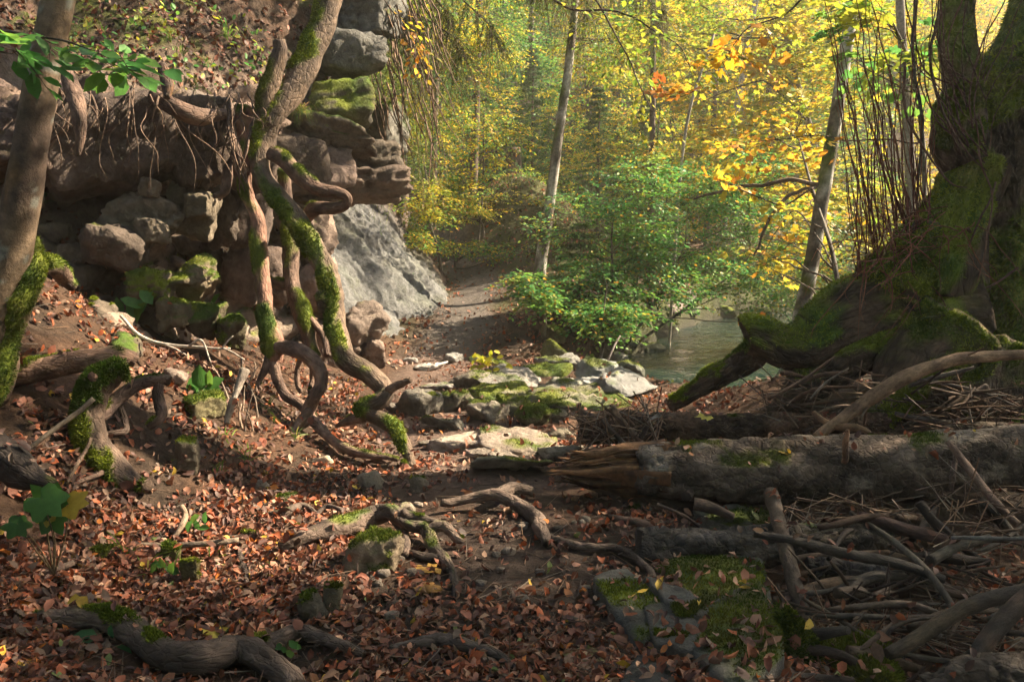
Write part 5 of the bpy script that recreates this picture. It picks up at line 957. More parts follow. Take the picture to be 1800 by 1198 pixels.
def spruce(lab, base, h, w, seed, pal=SPR, tiers=None):
    r = np.random.default_rng(seed); t = root('young_spruce', base, lab, 'tree')
    g = tube([base, base + np.array([0, 0, h * .6]), base + np.array([.05, 0, h])], [.05 * h / 4, .03 * h / 4, .005], seg=8, per=6, rough=.1, seed=seed); bark_col(g, (.12, .085, .06), (.06, .045, .035), seed); part('trunk', g, M_ROOT, t)
    O = []; A = []; L = []
    for z in np.arange(.15 * h, h, .16):
        n = 9
        for a in r.uniform(0, 6.28, n):
            ln = w * (1 - z / h) * r.uniform(.75, 1.15) + .08; d = np.array([math.cos(a), math.sin(a), -.18]); o = base + np.array([0, 0, z])
            for s in np.arange(.15, 1, .14):
                for sg in (-1, 1):
                    O.append(o + d * ln * s); q = d + sg * np.array([-d[1], d[0], 0]) * .9; A.append(q); L.append(ln * .42 * (1.1 - s) + .07)
    part('crown', spruce_twigs(np.array(O), np.array(A), np.array(L), seed, 12, .07, pal, .25), M_NEEDLE, t, 'stuff', False)
for k, (px, y, h, w, lab) in enumerate([(1050, 22, 4.4, 1.4, 'young dark spruce right of the pale thin trunk'), (1140, 22, 5.5, 1.6, 'dark spruce behind the green saplings'), (935, 25, 5.5, 1.6, 'hazy spruce behind the knoll'), (1020, 13.6, 1.6, .8, 'small dark spruce at the top of the bank')]):
    spruce(lab, gp(px, 420, y), h, w, 900 + k)
t = root('tall_spruce', np.array([-3.2, 15.5, 4.5]), 'tall spruce with drooping boughs above the end of the path', 'tree')
g = tube([(-3.2, 15.5, 3.0), (-3.1, 15.4, 8), (-3.0, 15.3, 16)], [.26, .2, .06], seg=16, per=10, rough=.1, seed=921); bark_col(g, (.14, .10, .075), (.07, .05, .04), 3); part('trunk', g, M_BARK, t)
r = np.random.default_rng(922); bO = []; bA = []; bL = []; bg_ = []
for k in range(30):
    px, py = r.uniform(690, 1150), r.uniform(-260, 120) - 40; y = r.uniform(11.5, 15.5); e = at(px, py, y); a = np.array([-3.1, 15.4, e[2] + r.uniform(.6, 2.0)])
    mid = (a + e) / 2 + np.array([0, 0, .5]); K = [a, mid, e, e + np.array([.25, -.1, -.35])]; q = tube(K, [.03, .02, .01, .004], seg=6, per=8, rough=.05, seed=k); q['C'][:] = (.10, .075, .055); bg_.append(q)
    Pp, _ = spline(np.array(K), np.ones(4), 22)
    for p in Pp[10:]:
        for s in range(2):
            bO.append(p + r.normal(0, .03, 3)); d = r.normal(0, 1, 3) * np.array([.35, .35, .1]) + np.array([0, 0, -.55]); bA.append(d); bL.append(r.uniform(.25, .95))
bO, bA, bL = np.array(bO), np.array(bA), np.array(bL)
tw_ = twigs(bO, bA, bL, .004, (.12, .08, .055), .5); br = part('boughs', joing(bg_ + [tw_]), M_ROOT, t)
part('needles', spruce_twigs(bO, bA, bL, 923, 38, .06, SPRB, .5), M_NEEDLE, t, 'stuff', False)
# bare hanging twigs under the spruce by the overhang
t2 = root('dead_spruce_bough', at(690, 60, 10.6), 'brown bare spruce twigs trailing down over the overhang', 'branch'); hg = []
for k in range(60):
    px, py = r.uniform(640, 760), r.uniform(-40, 200); L = r.uniform(60, 200); q = ptube([(px, py, 10.6 + r.uniform(-.4, .4), 1.6), (px + L * .12, py + L * .4, 10.5, 1.2), (px + L * r.uniform(.1, .5), py + L, 10.4, .6)], seg=4, per=5, rough=0, seed=k, wob=.04); q['C'][:] = np.array((.16, .10, .065)) * r.uniform(.6, 1.3); hg.append(q)
part('twigs', joing(hg), M_ROOT, t2)
tO = np.stack([at(r.uniform(640, 790), r.uniform(60, 320), r.uniform(10.8, 12)) for _ in range(170)]); part('needles', spruce_twigs(tO, r.normal(0, .5, tO.shape) + np.array([.2, 0, -.7]), r.uniform(.2, .6, 170), 931, 34, .055, SPRB, .5), M_NEEDLE, t2, 'stuff', False)

# leafy boughs that reach into the picture from above
def bough(lab, K, r0, pal, ls, kind, n, seed, spread=.35, nl=9, mixp=None):
    r = np.random.default_rng(seed); Pk = [at(a, b, y) for a, b, y in K]; t = root('leafy_bough', Pk[0], lab, 'branch')
    g = tube(Pk, np.linspace(r0, r0 * .25, len(Pk)), seg=7, per=10, rough=.08, seed=seed, wob=.03); g['C'][:] = (.07, .05, .04); part('stem', g, M_ROOT, t)
    P, _ = spline(np.array(Pk), np.ones(len(Pk)), 14); i = r.integers(len(P) // 4, len(P), n); O = P[i]; A = unit(np.gradient(P, axis=0))[i] * .5 + r.normal(0, .6, (n, 3)) * np.array([1, .6, .35]); L = spread * r.uniform(.6, 1.2, n)
    part('stalks', twigs(O, A, L, .003, (.08, .055, .04)), M_ROOT, t)
    part('leaves', sprays(O, A, L, nl, ls, pick(r, pal, n), seed, kind, pal=mixp), M_LEAF, t, 'stuff', False)
bough('thin bough with green and orange leaves reaching down from the top middle', [(900, -60, 8.2), (990, 10, 8.2), (1100, 30, 8.1), (1190, 70, 8.0), (1215, 120, 8.0)], .014, YGREEN + GREEN[2:3] + ORANGE[:1], .08, 'oval', 15, 951, .45)
bough('drooping bough with orange leaves above the green saplings', [(1010, -40, 8.6), (1080, 60, 8.5), (1130, 150, 8.4), (1160, 220, 8.4)], .012, YGREEN[:3] + ORANGE[:1], .075, 'oval', 11, 952, .4)
bough('bough with yellow maple leaves at the top beside the slim trunk', [(1480, -60, 7.9), (1380, 20, 8.0), (1310, 60, 8.0), (1270, 110, 8.0)], .012, YELLOW, .105, 'maple', 11, 953, .4, 6)
bough('thin bough of yellow maple leaves crossing the slim trunk', [(1620, 250, 8.2), (1500, 250, 8.3), (1400, 240, 8.3), (1290, 260, 8.4)], .010, YELLOW, .10, 'maple', 11, 954, .4, 6)
bough('low bough with golden maple leaves over the green saplings', [(1430, 330, 9.0), (1370, 360, 9.0), (1290, 330, 9.1), (1240, 300, 9.2)], .012, YELLOW, .10, 'maple', 10, 955, .38, 6)
bough('little sprig of orange leaves above the mossy root tip', [(1400, 560, 7.0), (1370, 568, 7.0), (1345, 558, 7.0)], .006, ORANGE, .07, 'maple', 5, 956, .2, 7)
bough('orange leaved sprig in front of the dark spruce', [(1230, 160, 10), (1190, 170, 10), (1160, 150, 10.1)], .007, ORANGE, .10, 'maple', 7, 957, .3, 6)
bough('yellow leafed spray left of the hanging boughs', [(660, -20, 9.6), (720, 60, 9.6), (740, 110, 9.6)], .008, YELLOW, .08, 'oval', 9, 958, .35)
bough('green beech leaves at the top left corner', [(-60, 40, 3.7), (60, 65, 3.6), (140, 95, 3.55), (240, 125, 3.5)], .008, GREEN[:3], .105, 'oval', 13, 959, .2, 5)
bough('beech leaves left of the leaning beech', [(-80, 60, 3.4), (-10, 80, 3.4), (30, 90, 3.4)], .006, GREEN[:3], .11, 'oval', 8, 960, .2, 5)

# bare branches among the leaves
for k, (K, lab) in enumerate([([(1435, 330, 9.25, 2.6), (1380, 350, 9.2, 3.2), (1340, 400, 9.1, 2.6), (1325, 450, 9.0, 1.4)], 'crooked bare branch left of the slim trunk'), ([(1440, 325, 9.3, 4), (1360, 320, 9.6, 3.6), (1280, 330, 10.2, 3), (1220, 350, 10.6, 1.6)], 'long horizontal bare branch behind the golden leaves')]):
    g = ptube(K, seg=8, per=8, rough=.1, seed=970 + k, wob=.04); bark_col(g, (.16, .12, .09), (.08, .06, .045), k); solo('bare_branch', g, M_ROOT, lab, 'branch')

# trees further off: one of each kind, then copies
def copy_tree(o, loc, rz, sc_, label, group):
    c = o.copy(); COL.objects.link(c); c.location = loc; c.rotation_euler = (0, 0, rz); c.scale = (sc_,) * 3; c['label'] = label; c['group'] = group
    for ch in o.children:
        d = ch.copy(); COL.objects.link(d); d.parent = c
    return c
PROTO = []
for k, (pal, mp) in enumerate([(YGREEN[2:] + GREEN[4:] + YGREEN[:1], YGREEN), (YELLOW, YGREEN), (GREEN[1:] + YGREEN[4:], GREEN)]):
    b = np.array([60.0 + 6 * k, 62, float(zg(60 + 6 * k, 62))])
    t = leafy('forest_tree', ['yellow green tree of the far wood', 'golden tree of the far wood', 'green tree of the far wood'][k], 'tree', [b, b + [.1, 0, 3], b + [-.1, .1, 6.5], b + [.1, 0, 9.5]], [.16, .13, .09, .02],
              [(b + np.array([0, 0, 3.6]), (2.2, 2.2, 1.6), 130), (b + np.array([.3, 0, 6]), (2.3, 2.3, 1.8), 150), (b + np.array([-.2, 0, 8.4]), (1.7, 1.7, 1.6), 90), (b + np.array([.2, -.3, 1.8]), (1.7, 1.7, .9), 60)], pal, .14, 20, .85, 1000 + 10 * k, 'diamond', mixp=mp, group='trees of the far wood', limbs=4, clump=.8, twr=.006)
    PROTO.append(t)
r = np.random.default_rng(77); spots = []
names = ['yellow green', 'golden', 'green']
LMT = [(690, 'behind the overhang'), (830, 'behind the knoll'), (980, 'behind the pale thin trunk'), (1130, 'above the green saplings'), (1280, 'behind the golden maple'), (1450, 'behind the slim streamside trunk'), (1600, 'behind the shoots of the old tree'), (1750, 'behind the old tree')]
def far_label(k, px, y): return '%s %s tree of the far wood %s' % ('nearer' if y < 31 else ('farther' if y < 39 else 'farthest'), names[k], min(LMT, key=lambda l: abs(l[0] - px))[1])
tries = 0
while len(spots) < 38 and tries < 4000:
    tries += 1
    px = r.uniform(640, 1800); y = 25 + 24 * r.random() ** 1.1; x = (px - 900) / F * y
    if abs(x - .15) < 2.4 and y < 24: continue
    if stream_dist(np.array(x), np.array(y)) < 2.2 or (x < -1.5 and y < 21): continue
    if any(math.hypot(x - a, y - b) < 2.1 for a, b in spots): continue
    spots.append((x, y)); k = int(r.choice(3, p=[.45, .1, .45])) if px < 1150 else int(r.choice(3, p=[.35, .5, .15]))
    if len(spots) <= 3:
        k = len(spots) - 1; PROTO[k].location = (x, y, float(zg(x, y)) - .1); PROTO[k]['label'] = far_label(k, px, y)
    else: copy_tree(PROTO[k], (x, y, float(zg(x, y)) - .1), r.uniform(0, 6.28), r.uniform(.75, 1.15), far_label(k, px, y), 'trees of the far wood')
# unseen trees added around the viewpoint and cliff top to block sky light
for k, (x, y, sc_, kind_, lb) in enumerate([(-5.5, -3.5, 1.0, 2, 'green tree standing behind the viewpoint on the left'), (-1.8, -5.0, 1.1, 0, 'yellow green tree standing straight behind the viewpoint'), (2.2, -3.6, 1.0, 2, 'green tree standing behind the viewpoint on the right'), (5.2, -1.6, 1.05, 0, 'yellow green tree just behind the viewpoint by the right bank'), (6.5, -5.5, 1.15, 2, 'green tree further behind the viewpoint'), (-8.5, 0.5, 1.05, 2, 'green tree at the left end of the cliff'),
        (9.5, -.5, 1.1, 2, 'green tree on the right bank beyond the frame'), (-9.5, 7.2, .9, 0, 'yellow green tree on top of the cliff beyond the left edge'), (-10.5, 11.0, 1.0, 2, 'green tree on top of the cliff further back'), (-8.2, 14.5, .9, 2, 'green tree on top of the cliff above the overhang'), (-3.5, -8.5, 1.2, 2, 'tall green tree far behind the viewpoint'), (3.0, -8.0, 1.2, 0, 'tall yellow green tree far behind the viewpoint')]):
    zb_ = float(zg(x, y)) - .1
    if y > 6 and x < -6: zb_ = 4.6 + .4 * (-8 - x) * .5
    copy_tree(PROTO[kind_], (x, y, zb_), k * 1.1, sc_, lb, 'trees around the viewpoint')
# the wood on the far slope, one mass
n = 4000; fx = r.uniform(-45, 55, n); fy = r.uniform(36, 78, n); O = np.stack([fx, fy, zg(fx, fy) + r.uniform(.2, 8.5, n)], -1)
O = O[fbm(O * .35, 2, 5) > -.25]; n = len(O); A = r.normal(0, 1, (n, 3)) * np.array([1, 1, .25]); base = np.array(GREEN[1:] + YGREEN + YELLOW[:2]); ti = ((fbm(O * .22, 3, 6) * .6 + .5 + r.normal(0, .15, n)).clip(0, .999) * len(base)).astype(int)
G = sprays(O, A, r.uniform(1.0, 1.9, n), 18, .26, base[ti], 78, 'diamond', pal=YGREEN)
tag(link('far_wood', to_mesh('far_wood', G, M_LEAF, False)), 'hazy sunlit autumn wood on the far slope', 'wood', None, 'stuff')

# unseen trees added on the right, crowns laid along sun rays for shade
def lit(x, y):
    e = [(-2.2, 6.4, 2.0, 1.7), (-.9, 9.0, 2.3, 2.0), (-4.6, 9.6, 2.6, 2.6), (-1.4, 4.5, 1.25, .75), (-.4, 6.6, 1.1, 1.2), (.5, 8.6, 1.1, 1.3), (-4.6, 6.9, 1.7, 1.3), (-6.6, 6.3, 1.1, .7), (-5.4, 5.2, 1.2, .6)]
    return max([1 - ((x - a) / c) ** 2 - ((y - b) / d) ** 2 for a, b, c, d in e])
r = np.random.default_rng(91); pts = []
while len(pts) < 760:
    gxp, gyp = r.uniform(-9, 7), r.uniform(.2, 10.5); l = lit(gxp + r.normal(0, .12), gyp + r.normal(0, .12))
    if l > -.5: continue
    if gyp > 8.5 and gxp > -1.5 and r.random() < .85: continue
    s = r.uniform(6.5, 9.5) / SD[2]; pts.append(np.array([gxp, gyp, 0]) + SD * s)
while len(pts) < 1180:
    q = r.random(); gxp, gyp = (r.uniform(.1, 4.2), r.uniform(1.2, 5.2)) if q < .7 else ((r.uniform(-3.2, -1.3), r.uniform(1.2, 3.3)) if q < .85 else (r.uniform(-1.5, .5), r.uniform(1.5, 3.4)))
    if lit(gxp, gyp) > -.5: continue
    s = r.uniform(6.5, 9.5) / SD[2]; pts.append(np.array([gxp, gyp, 0]) + SD * s)
pts = np.array(pts); hubs = [np.array([8.2, 3.6]), np.array([11.5, 7.0]), np.array([15.0, 9.0]), np.array([6.6, 1.0])]
lab = ['leafy tree on the right bank beyond the frame edge', 'second leafy tree of the right bank beyond the frame', 'outermost leafy tree of the right bank beyond the frame', 'leafy tree beside the camera beyond the right frame edge']
own = np.argmin(np.stack([np.hypot(pts[:, 0] - h[0], pts[:, 1] - h[1]) for h in hubs], 1), 1)
for k, h in enumerate(hubs):
    P = pts[own == k]; n = len(P)
    if n < 3: continue
    b = np.array([h[0], h[1], float(zg(h[0], h[1])) - .1]); c = P.mean(0); t = root('bank_tree', b, lab[k], 'tree', 'shade trees on the right bank')
    trk = [b, b + [.1, 0, 3], (b + c) / 2 + [0, 0, 1.5], np.array([c[0], c[1], 9.5])]; g = tube(trk, [.22, .18, .13, .04], seg=12, per=8, rough=.1, seed=k); bark_col(g, GB, GD, k); part('trunk', g, M_ROOT, t)
    lg = []
    for q in range(min(n, 9)):
        e = P[r.integers(n)]; i = trk[2] if r.random() < .6 else trk[3]; z_ = tube([i, (i + e) / 2 + [0, 0, .3], e], [.03, .018, .006], seg=5, per=5, rough=0, seed=q, wob=.05); z_['C'][:] = (.08, .06, .045); lg.append(z_)
    part('limbs', joing(lg), M_ROOT, t, 'stuff')
    A = r.normal(0, 1, (n, 3)) * np.array([1, 1, .25]); part('crown', sprays(P - unit(A) * .4, A, np.full(n, .85), 26, .115, pick(r, YGREEN + GREEN, n), 92 + k, 'oval', width=.6), M_LEAF, t, 'stuff', False)

# ------------------------------------------------------------------ leaf litter
DEADC = np.array([(.27, .085, .04), (.30, .115, .06), (.20, .062, .035), (.34, .165, .10), (.12, .05, .036), (.33, .085, .03), (.23, .10, .065), (.15, .08, .06), (.38, .225, .145), (.09, .045, .034), (.17, .11, .078)])
def dead_leaf_geo(P, D, N, S, C, seed, curl=.5):
    r = np.random.default_rng(seed); n = len(P)
    x = np.array([0, .28, .28, .68, .68, 1, .5]); y = np.array([0, -.27, .27, -.25, .25, 0, 0]); T = np.array([(0, 1, 6), (6, 2, 0), (1, 3, 6), (6, 4, 2), (3, 5, 6), (6, 5, 4)])
    D = unit(D); B = unit(np.cross(N, D)); Nn = np.cross(D, B)
    c1 = r.normal(0, curl, (n, 1)); c2 = r.normal(.25, curl, (n, 1)); c3 = r.normal(0, curl * .6, (n, 1))
    z = c1 * ((x - .5) ** 2 - .12)[None] + c2 * np.abs(y)[None] + c3 * (y * (x - .5))[None] * 2 + r.normal(0, .035, (n, 7))
    xx_ = x[None] * (1 - .12 * np.abs(c1)); yy_ = y[None] * (1 - .3 * np.abs(c2).clip(0, 1)) * r.uniform(.8, 1.25, (n, 1))
    V = P[:, None] + S[:, None, None] * (((xx_ - .5)[..., None]) * D[:, None] + yy_[..., None] * B[:, None] + z[..., None] * Nn[:, None])
    return geo(V.reshape(-1, 3), (T[None] + (np.arange(n) * 7)[:, None, None]).reshape(-1, 3), None, (C[:, None] * r.uniform(.8, 1.2, (n, 7, 1))).reshape(-1, 3))
def bvh_of(gs):
    V = []; T = []; o = 0
    for g in gs: V.append(g['V']); T.append(tris_of(g) + o); o += len(g['V'])
    return BVHTree.FromPolygons(np.concatenate(V).tolist(), np.concatenate(T).tolist(), all_triangles=True)
gm = (np.abs(G_GROUND['V'][:, 0]) < 9) & (G_GROUND['V'][:, 1] > .5) & (G_GROUND['V'][:, 1] < 22)
gsub = geo(G_GROUND['V'], None, G_GROUND['Q'][gm[G_GROUND['Q']].all(1)])
BV = bvh_of([gsub] + CATCH)
def drop(x, y, zt=.45):
    h = BV.ray_cast(Vector((x, y, float(zg(x, y, False)) + zt)), Vector((0, 0, -1)))
    return (h[0], h[1]) if h[0] is not None and abs(h[1].z) > .35 else (None, None)
def leaf_density(x, y):
    pd = path_d(x, y); nz = fbm(np.stack([x * 1.4, y * 1.4, 0 * x], -1), 2, 33)
    d = np.full(len(x), .8); on = pd < .6 + .3 * nz
    d[on] = np.interp(y[on], [2.8, 3.4, 3.7, 4.9, 5.4], [.38, .22, .09, .09, .4]); d[(y > 10.5) & (pd < .9)] = .5
    d[(x > .9) & (y < 4.6)] = .30; d[(x > 1.0) & (y > 4.6)] = .45; d[y > 9] = np.minimum(d[y > 9], .3)
    d[stream_dist(x, y) < 1.7] = 0
    return d * np.clip(.82 + .9 * nz, .12, 1.25)
r = np.random.default_rng(123); M0 = 84000
y = 1 / r.uniform(1 / 16.0, 1 / 2.2, M0); x = r.uniform(-.74, .74, M0) * y + r.uniform(-.3, .3, M0)
ok = ~((y > 3.6) & (x < -4.4)) & (r.random(M0) < leaf_density(x, y)); x, y = x[ok], y[ok]; zt = zg(x, y, False) + .45; zgr = zg(x, y)
P = []; N = []; dn = Vector((0, 0, -1))
for a, b, c, gz, q in zip(x, y, zt, zgr, r.random(len(x))):
    h, n, _, _ = BV.ray_cast(Vector((a, b, c)), dn)
    if h is None or abs(n.z) < .35 or (h.z > gz + .015 and q > .1): continue
    P.append(h[:]); N.append((n if n.z > 0 else -n)[:])
P = np.array(P); N = np.array(N)
n0 = len(P); D = r.normal(0, 1, (n0, 3)); Nn = unit(N + r.normal(0, .38, (n0, 3))); S = .046 * r.choice([.6, .8, 1, 1.1, 1.35], n0) * r.uniform(.85, 1.15, n0) * (1 + .02 * P[:, 1])
Cl = DEADC[r.integers(0, len(DEADC), n0)] * r.uniform(.6, 1.2, (n0, 1)); acc = r.random(n0)
Cl[acc > .985] = (.50, .33, .04); Cl[(acc > .972) & (acc <= .985)] = (.48, .16, .03); Cl[(acc > .966) & (acc <= .972)] = (.14, .17, .05)
P = P + Nn * .008 + np.c_[np.zeros((n0, 2)), r.uniform(.002, .02, n0)]
# the 300 that show largest are things of their own
pxs = 900 + P[:, 0] / P[:, 1] * F; scr = S / P[:, 1]
vis = (pxs > 20) & (pxs < 1780) & (P[:, 1] > 2.85); order = np.argsort(-scr * vis)[:300]
rest = np.ones(n0, bool); rest[order] = False
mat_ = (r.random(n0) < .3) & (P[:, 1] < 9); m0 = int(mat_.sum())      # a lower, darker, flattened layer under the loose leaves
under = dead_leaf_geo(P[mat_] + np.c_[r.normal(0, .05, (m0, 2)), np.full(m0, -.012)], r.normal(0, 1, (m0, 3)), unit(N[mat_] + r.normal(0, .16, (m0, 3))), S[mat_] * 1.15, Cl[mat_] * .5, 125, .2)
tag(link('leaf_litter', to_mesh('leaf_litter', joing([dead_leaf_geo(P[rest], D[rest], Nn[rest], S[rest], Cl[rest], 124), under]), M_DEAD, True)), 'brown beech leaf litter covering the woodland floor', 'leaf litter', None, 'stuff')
LM = [('the big pale maple leaf on the path', 1015, 1150), ('the massive dark root', 330, 1165), ('the maple seedling', 80, 930), ('the broad leaved herb', 180, 1150), ('the leaning mossy stone', 560, 1085), ('the dark worn root', 800, 1140), ('the row of flat dark slabs', 1160, 1080),
      ('the slanting pole', 1420, 1100), ('the mossed boulder under the driftwood', 1520, 1170), ('the lower right log end', 1740, 1180), ('the large boulder under the arched root', 650, 980), ('the yellow maple leaf', 370, 1120), ('the thin bare twig on the path', 905, 1035), ('the brown mossy stone', 330, 1020), ('the thick dark branch', 1680, 1090), ('the sawn log', 1250, 970), ('the pale leaf of the left corner', 50, 1170)]
LM[-1] = ('the orange maple leaf in the corner', 50, 1172)
LM2 = [('the curved peeled branch', 1600, 660), ('the rotten log', 1400, 745), ('the mossy root arm', 1390, 650), ('the speckled log', 1740, 754), ('the upturned stick', 1700, 695), ('the bare trunk side', 1780, 680), ('the bright orange stick', 1480, 740)]
def near_what(p, LM=LM):
    q = np.asarray(p, float) - np.array([0, 0, CAMZ]); f = q[1] * CP - q[2] * SP; u_ = 900 + F * q[0] / f; v_ = 599 - F * (q[1] * SP + q[2] * CP) / f
    return min(LM, key=lambda l: math.hypot(l[1] - u_, l[2] - v_))[0]
kinds = []
for c, nm in [((.27, .11, .065), 'brown'), ((.33, .17, .11), 'tan'), ((.20, .075, .045), 'dark brown'), ((.50, .33, .05), 'yellow'), ((.46, .17, .03), 'orange')]:
    ms = []
    for q in range(4):
        g = dead_leaf_geo(np.zeros((1, 3)), np.array([[1., 0, 0]]), np.array([[0, 0, 1.]]), np.array([1.0]), np.array([c]) * r.uniform(.8, 1.2), 200 + q + len(kinds) * 9, .5)
        me = to_mesh('fallen_leaf', g, M_DEAD); md = me; ms.append(me)
    kinds.append((nm, np.array(c), ms))
for i in order:
    k = int(np.argmin([np.linalg.norm(Cl[i] - c) for _, c, _ in kinds])); nm, c, ms = kinds[k]
    x_ = unit(D[i] - Nn[i] * D[i].dot(Nn[i])); y_ = np.cross(Nn[i], x_)
    o = bpy.data.objects.new('fallen_leaf', ms[r.integers(4)]); COL.objects.link(o)
    o.matrix_world = Matrix(((x_[0] * S[i], y_[0] * S[i], Nn[i][0] * S[i], P[i][0]), (x_[1] * S[i], y_[1] * S[i], Nn[i][1] * S[i], P[i][1]), (x_[2] * S[i], y_[2] * S[i], Nn[i][2] * S[i], P[i][2]), (0, 0, 0, 1)))
    tag(o, '%s %s beech leaf lying near %s' % ('small' if S[i] < .055 else ('large' if S[i] > .066 else 'curled'), nm, near_what(P[i])), 'leaf', 'fallen beech leaves near the camera')
# litter and little green leaves on the slope above the cliff and on its ledges
def on_surface(g, w, n, r):
    V = g['V']; T = tris_of(g); a = np.linalg.norm(np.cross(V[T[:, 1]] - V[T[:, 0]], V[T[:, 2]] - V[T[:, 0]]), axis=1) * w[T].mean(1)
    k = r.choice(len(T), n, p=a / a.sum()); b = r.dirichlet((1, 1, 1), n); Nv = vnormals(g)
    return (V[T[k]] * b[..., None]).sum(1), unit((Nv[T[k]] * b[..., None]).sum(1))
Nc = vnormals(G_CLIFF); near = (CL_I['S'] > 1.8) & (CL_I['S'] < 5.3) & (G_CLIFF['V'][:, 2] < 5.4)
w = (near * (CL_I['T'] > 6.9) * np.clip(Nc[:, 2], 0, 1) + .35 * near * CL_I['low'] * sstep(.45, .7, Nc[:, 2]))
P, N = on_surface(G_CLIFF, w, 9000, r); Nn = unit(N + r.normal(0, .4, P.shape))
tag(link('slope_litter', to_mesh('slope_litter', dead_leaf_geo(P + N * .012, r.normal(0, 1, P.shape), Nn, .07 * r.uniform(.6, 1.2, len(P)), DEADC[r.integers(0, 11, len(P))] * r.uniform(.3, .75, (len(P), 1)), 126), M_DEAD)), 'dead leaves on the steep slope above the cliff', 'leaf litter', None, 'stuff')
wl = ((CL_I['S'] > 2.4) & (CL_I['S'] < 5.2) & (G_CLIFF['V'][:, 2] > .5)) * CL_I['low'] * sstep(.0, .4, Nc[:, 2])
P, N = on_surface(G_CLIFF, wl, 90, r)
for k in range(90):       # rubble on the ledges below the overhang
    s_ = r.choice([.03, .045, .06, .09, .13]) * r.uniform(.8, 1.2); g = moved(rot(rock((s_ * 1.2, s_, s_ * .8), 4000 + k, 2 if s_ < .05 else 3, rough=.07), r.uniform(0, 6.28)), P[k] + N[k] * s_ * .25); cb = np.array((.26, .20, .155)) * r.uniform(.5, 1.15)
    stone_col(g, cb, k, tint=tuple(cb * .6)); part('rubble_stone', g, M_ROCK, cliff)
w2 = near * (CL_I['T'] > 6.8) * sstep(-.1, .3, fbm(G_CLIFF['V'] * 1.3, 2, 9))
P, N = on_surface(G_CLIFF, w2, 900, r); tag(link('ground_cover', to_mesh('ground_cover', place_leaves(leaf_tpl('oval'), P + N * .05, r.normal(0, 1, P.shape), N + r.normal(0, .5, P.shape), .06 * r.uniform(.5, 1.3, 900), pick(r, GREEN[:3] + YGREEN[:2], 900)), M_LEAF, False)), 'small green leaves growing on the slope above the cliff', 'ground cover', None, 'stuff')
# leaf litter, moss and herbs on the knoll and banks beyond
m = 6500; xk = r.uniform(-2.2, 6, m); yk = r.uniform(10, 23, m); ok = (stream_dist(xk, yk) > 1.9) & (path_d(xk, yk) > .35 * r.random(m) * 2); xk, yk = xk[ok], yk[ok]; Pk = np.stack([xk, yk, zg(xk, yk) + .02], -1); m = len(xk)
tag(link('bank_litter', to_mesh('bank_litter', dead_leaf_geo(Pk, r.normal(0, 1, Pk.shape), unit(np.array([0, 0, 1.]) + r.normal(0, .4, Pk.shape)), .085 * r.uniform(.6, 1.3, m), DEADC[r.integers(0, 11, m)], 127), M_DEAD)), 'dead leaves strewn on the far bank and knoll', 'leaf litter', None, 'stuff')
m = 6500; xk = r.uniform(-2.4, 12, m); yk = r.uniform(14, 29, m); ok = (stream_dist(xk, yk) > 1.6) & (path_d(xk, yk) > .9) & (fbm(np.stack([xk, yk, 0 * xk], -1) * .8, 2, 8) > -.05); xk, yk = xk[ok], yk[ok]; m = len(xk); Pk = np.stack([xk, yk, zg(xk, yk) + r.uniform(.02, .22, m)], -1); A = r.normal(0, 1, Pk.shape) * np.array([1, 1, .3])
tag(link('undergrowth', to_mesh('undergrowth', sprays(Pk, A, np.full(m, .3), 9, .06, pick(r, GREEN + YGREEN, m), 128, 'diamond'), M_LEAF, False)), 'low green herbs on the knoll and banks', 'undergrowth', None, 'stuff')

wk = np.exp(-((G_GROUND['V'][:, 0] - .3) / 2.4) ** 2 - ((G_GROUND['V'][:, 1] - 19.8) / 2.6) ** 2) + .8 * np.exp(-((G_GROUND['V'][:, 0] - 1.8) / 1.6) ** 2 - ((G_GROUND['V'][:, 1] - 15.5) / 2.0) ** 2); wk = wk + 1.2 * sstep(3.2, 1.9, stream_dist(G_GROUND['V'][:, 0], G_GROUND['V'][:, 1])) * (G_GROUND['V'][:, 1] > 13.5) * (G_GROUND['V'][:, 1] < 29) * (G_GROUND['V'][:, 2] > -.3); wk = wk * (path_d(G_GROUND['V'][:, 0], G_GROUND['V'][:, 1]) > .8) * sstep(-.3, .2, fbm(G_GROUND['V'] * 1.3, 3, 19))
g = fuzz(G_GROUND, np.clip(wk * 1.5, 0, 1), 24000, .085, 140, .95, .1, .3); tag(link('bank_moss', to_mesh('bank_moss', g, M_MOSS, False)), 'shaggy moss and low growth on the knoll and far bank', 'moss', None, 'stuff')

# ------------------------------------------------------------------ twigs and driftwood heaps
def heap(n, box, Y0, Y1, L, rad, col, seed, vert=.25, snap=None):
    r = np.random.default_rng(seed); a = np.stack([at(r.uniform(box[0], box[2]), r.uniform(box[1], box[3]), r.uniform(Y0, Y1)) for _ in range(n)])
    d = unit(r.normal(0, 1, (n, 3)) * np.array([1, .7, vert])); l = L * r.uniform(.4, 1.4, n)
    if snap is not None: a[:, 2] = np.maximum(zg(a[:, 0], a[:, 1]) + r.uniform(.005, snap, n), np.minimum(a[:, 2], 99) * 0 - 9)
    g = twigs(a - d * l[:, None] / 2, d, l, rad, (1, 1, 1), .05); g['C'] = np.repeat(np.array(col)[r.integers(0, len(col), n)] * r.uniform(.5, 1.3, (n, 1)), 9, 0); return g
TW = [(.15, .085, .05), (.20, .13, .085), (.10, .055, .035), (.16, .13, .105), (.07, .045, .034)]
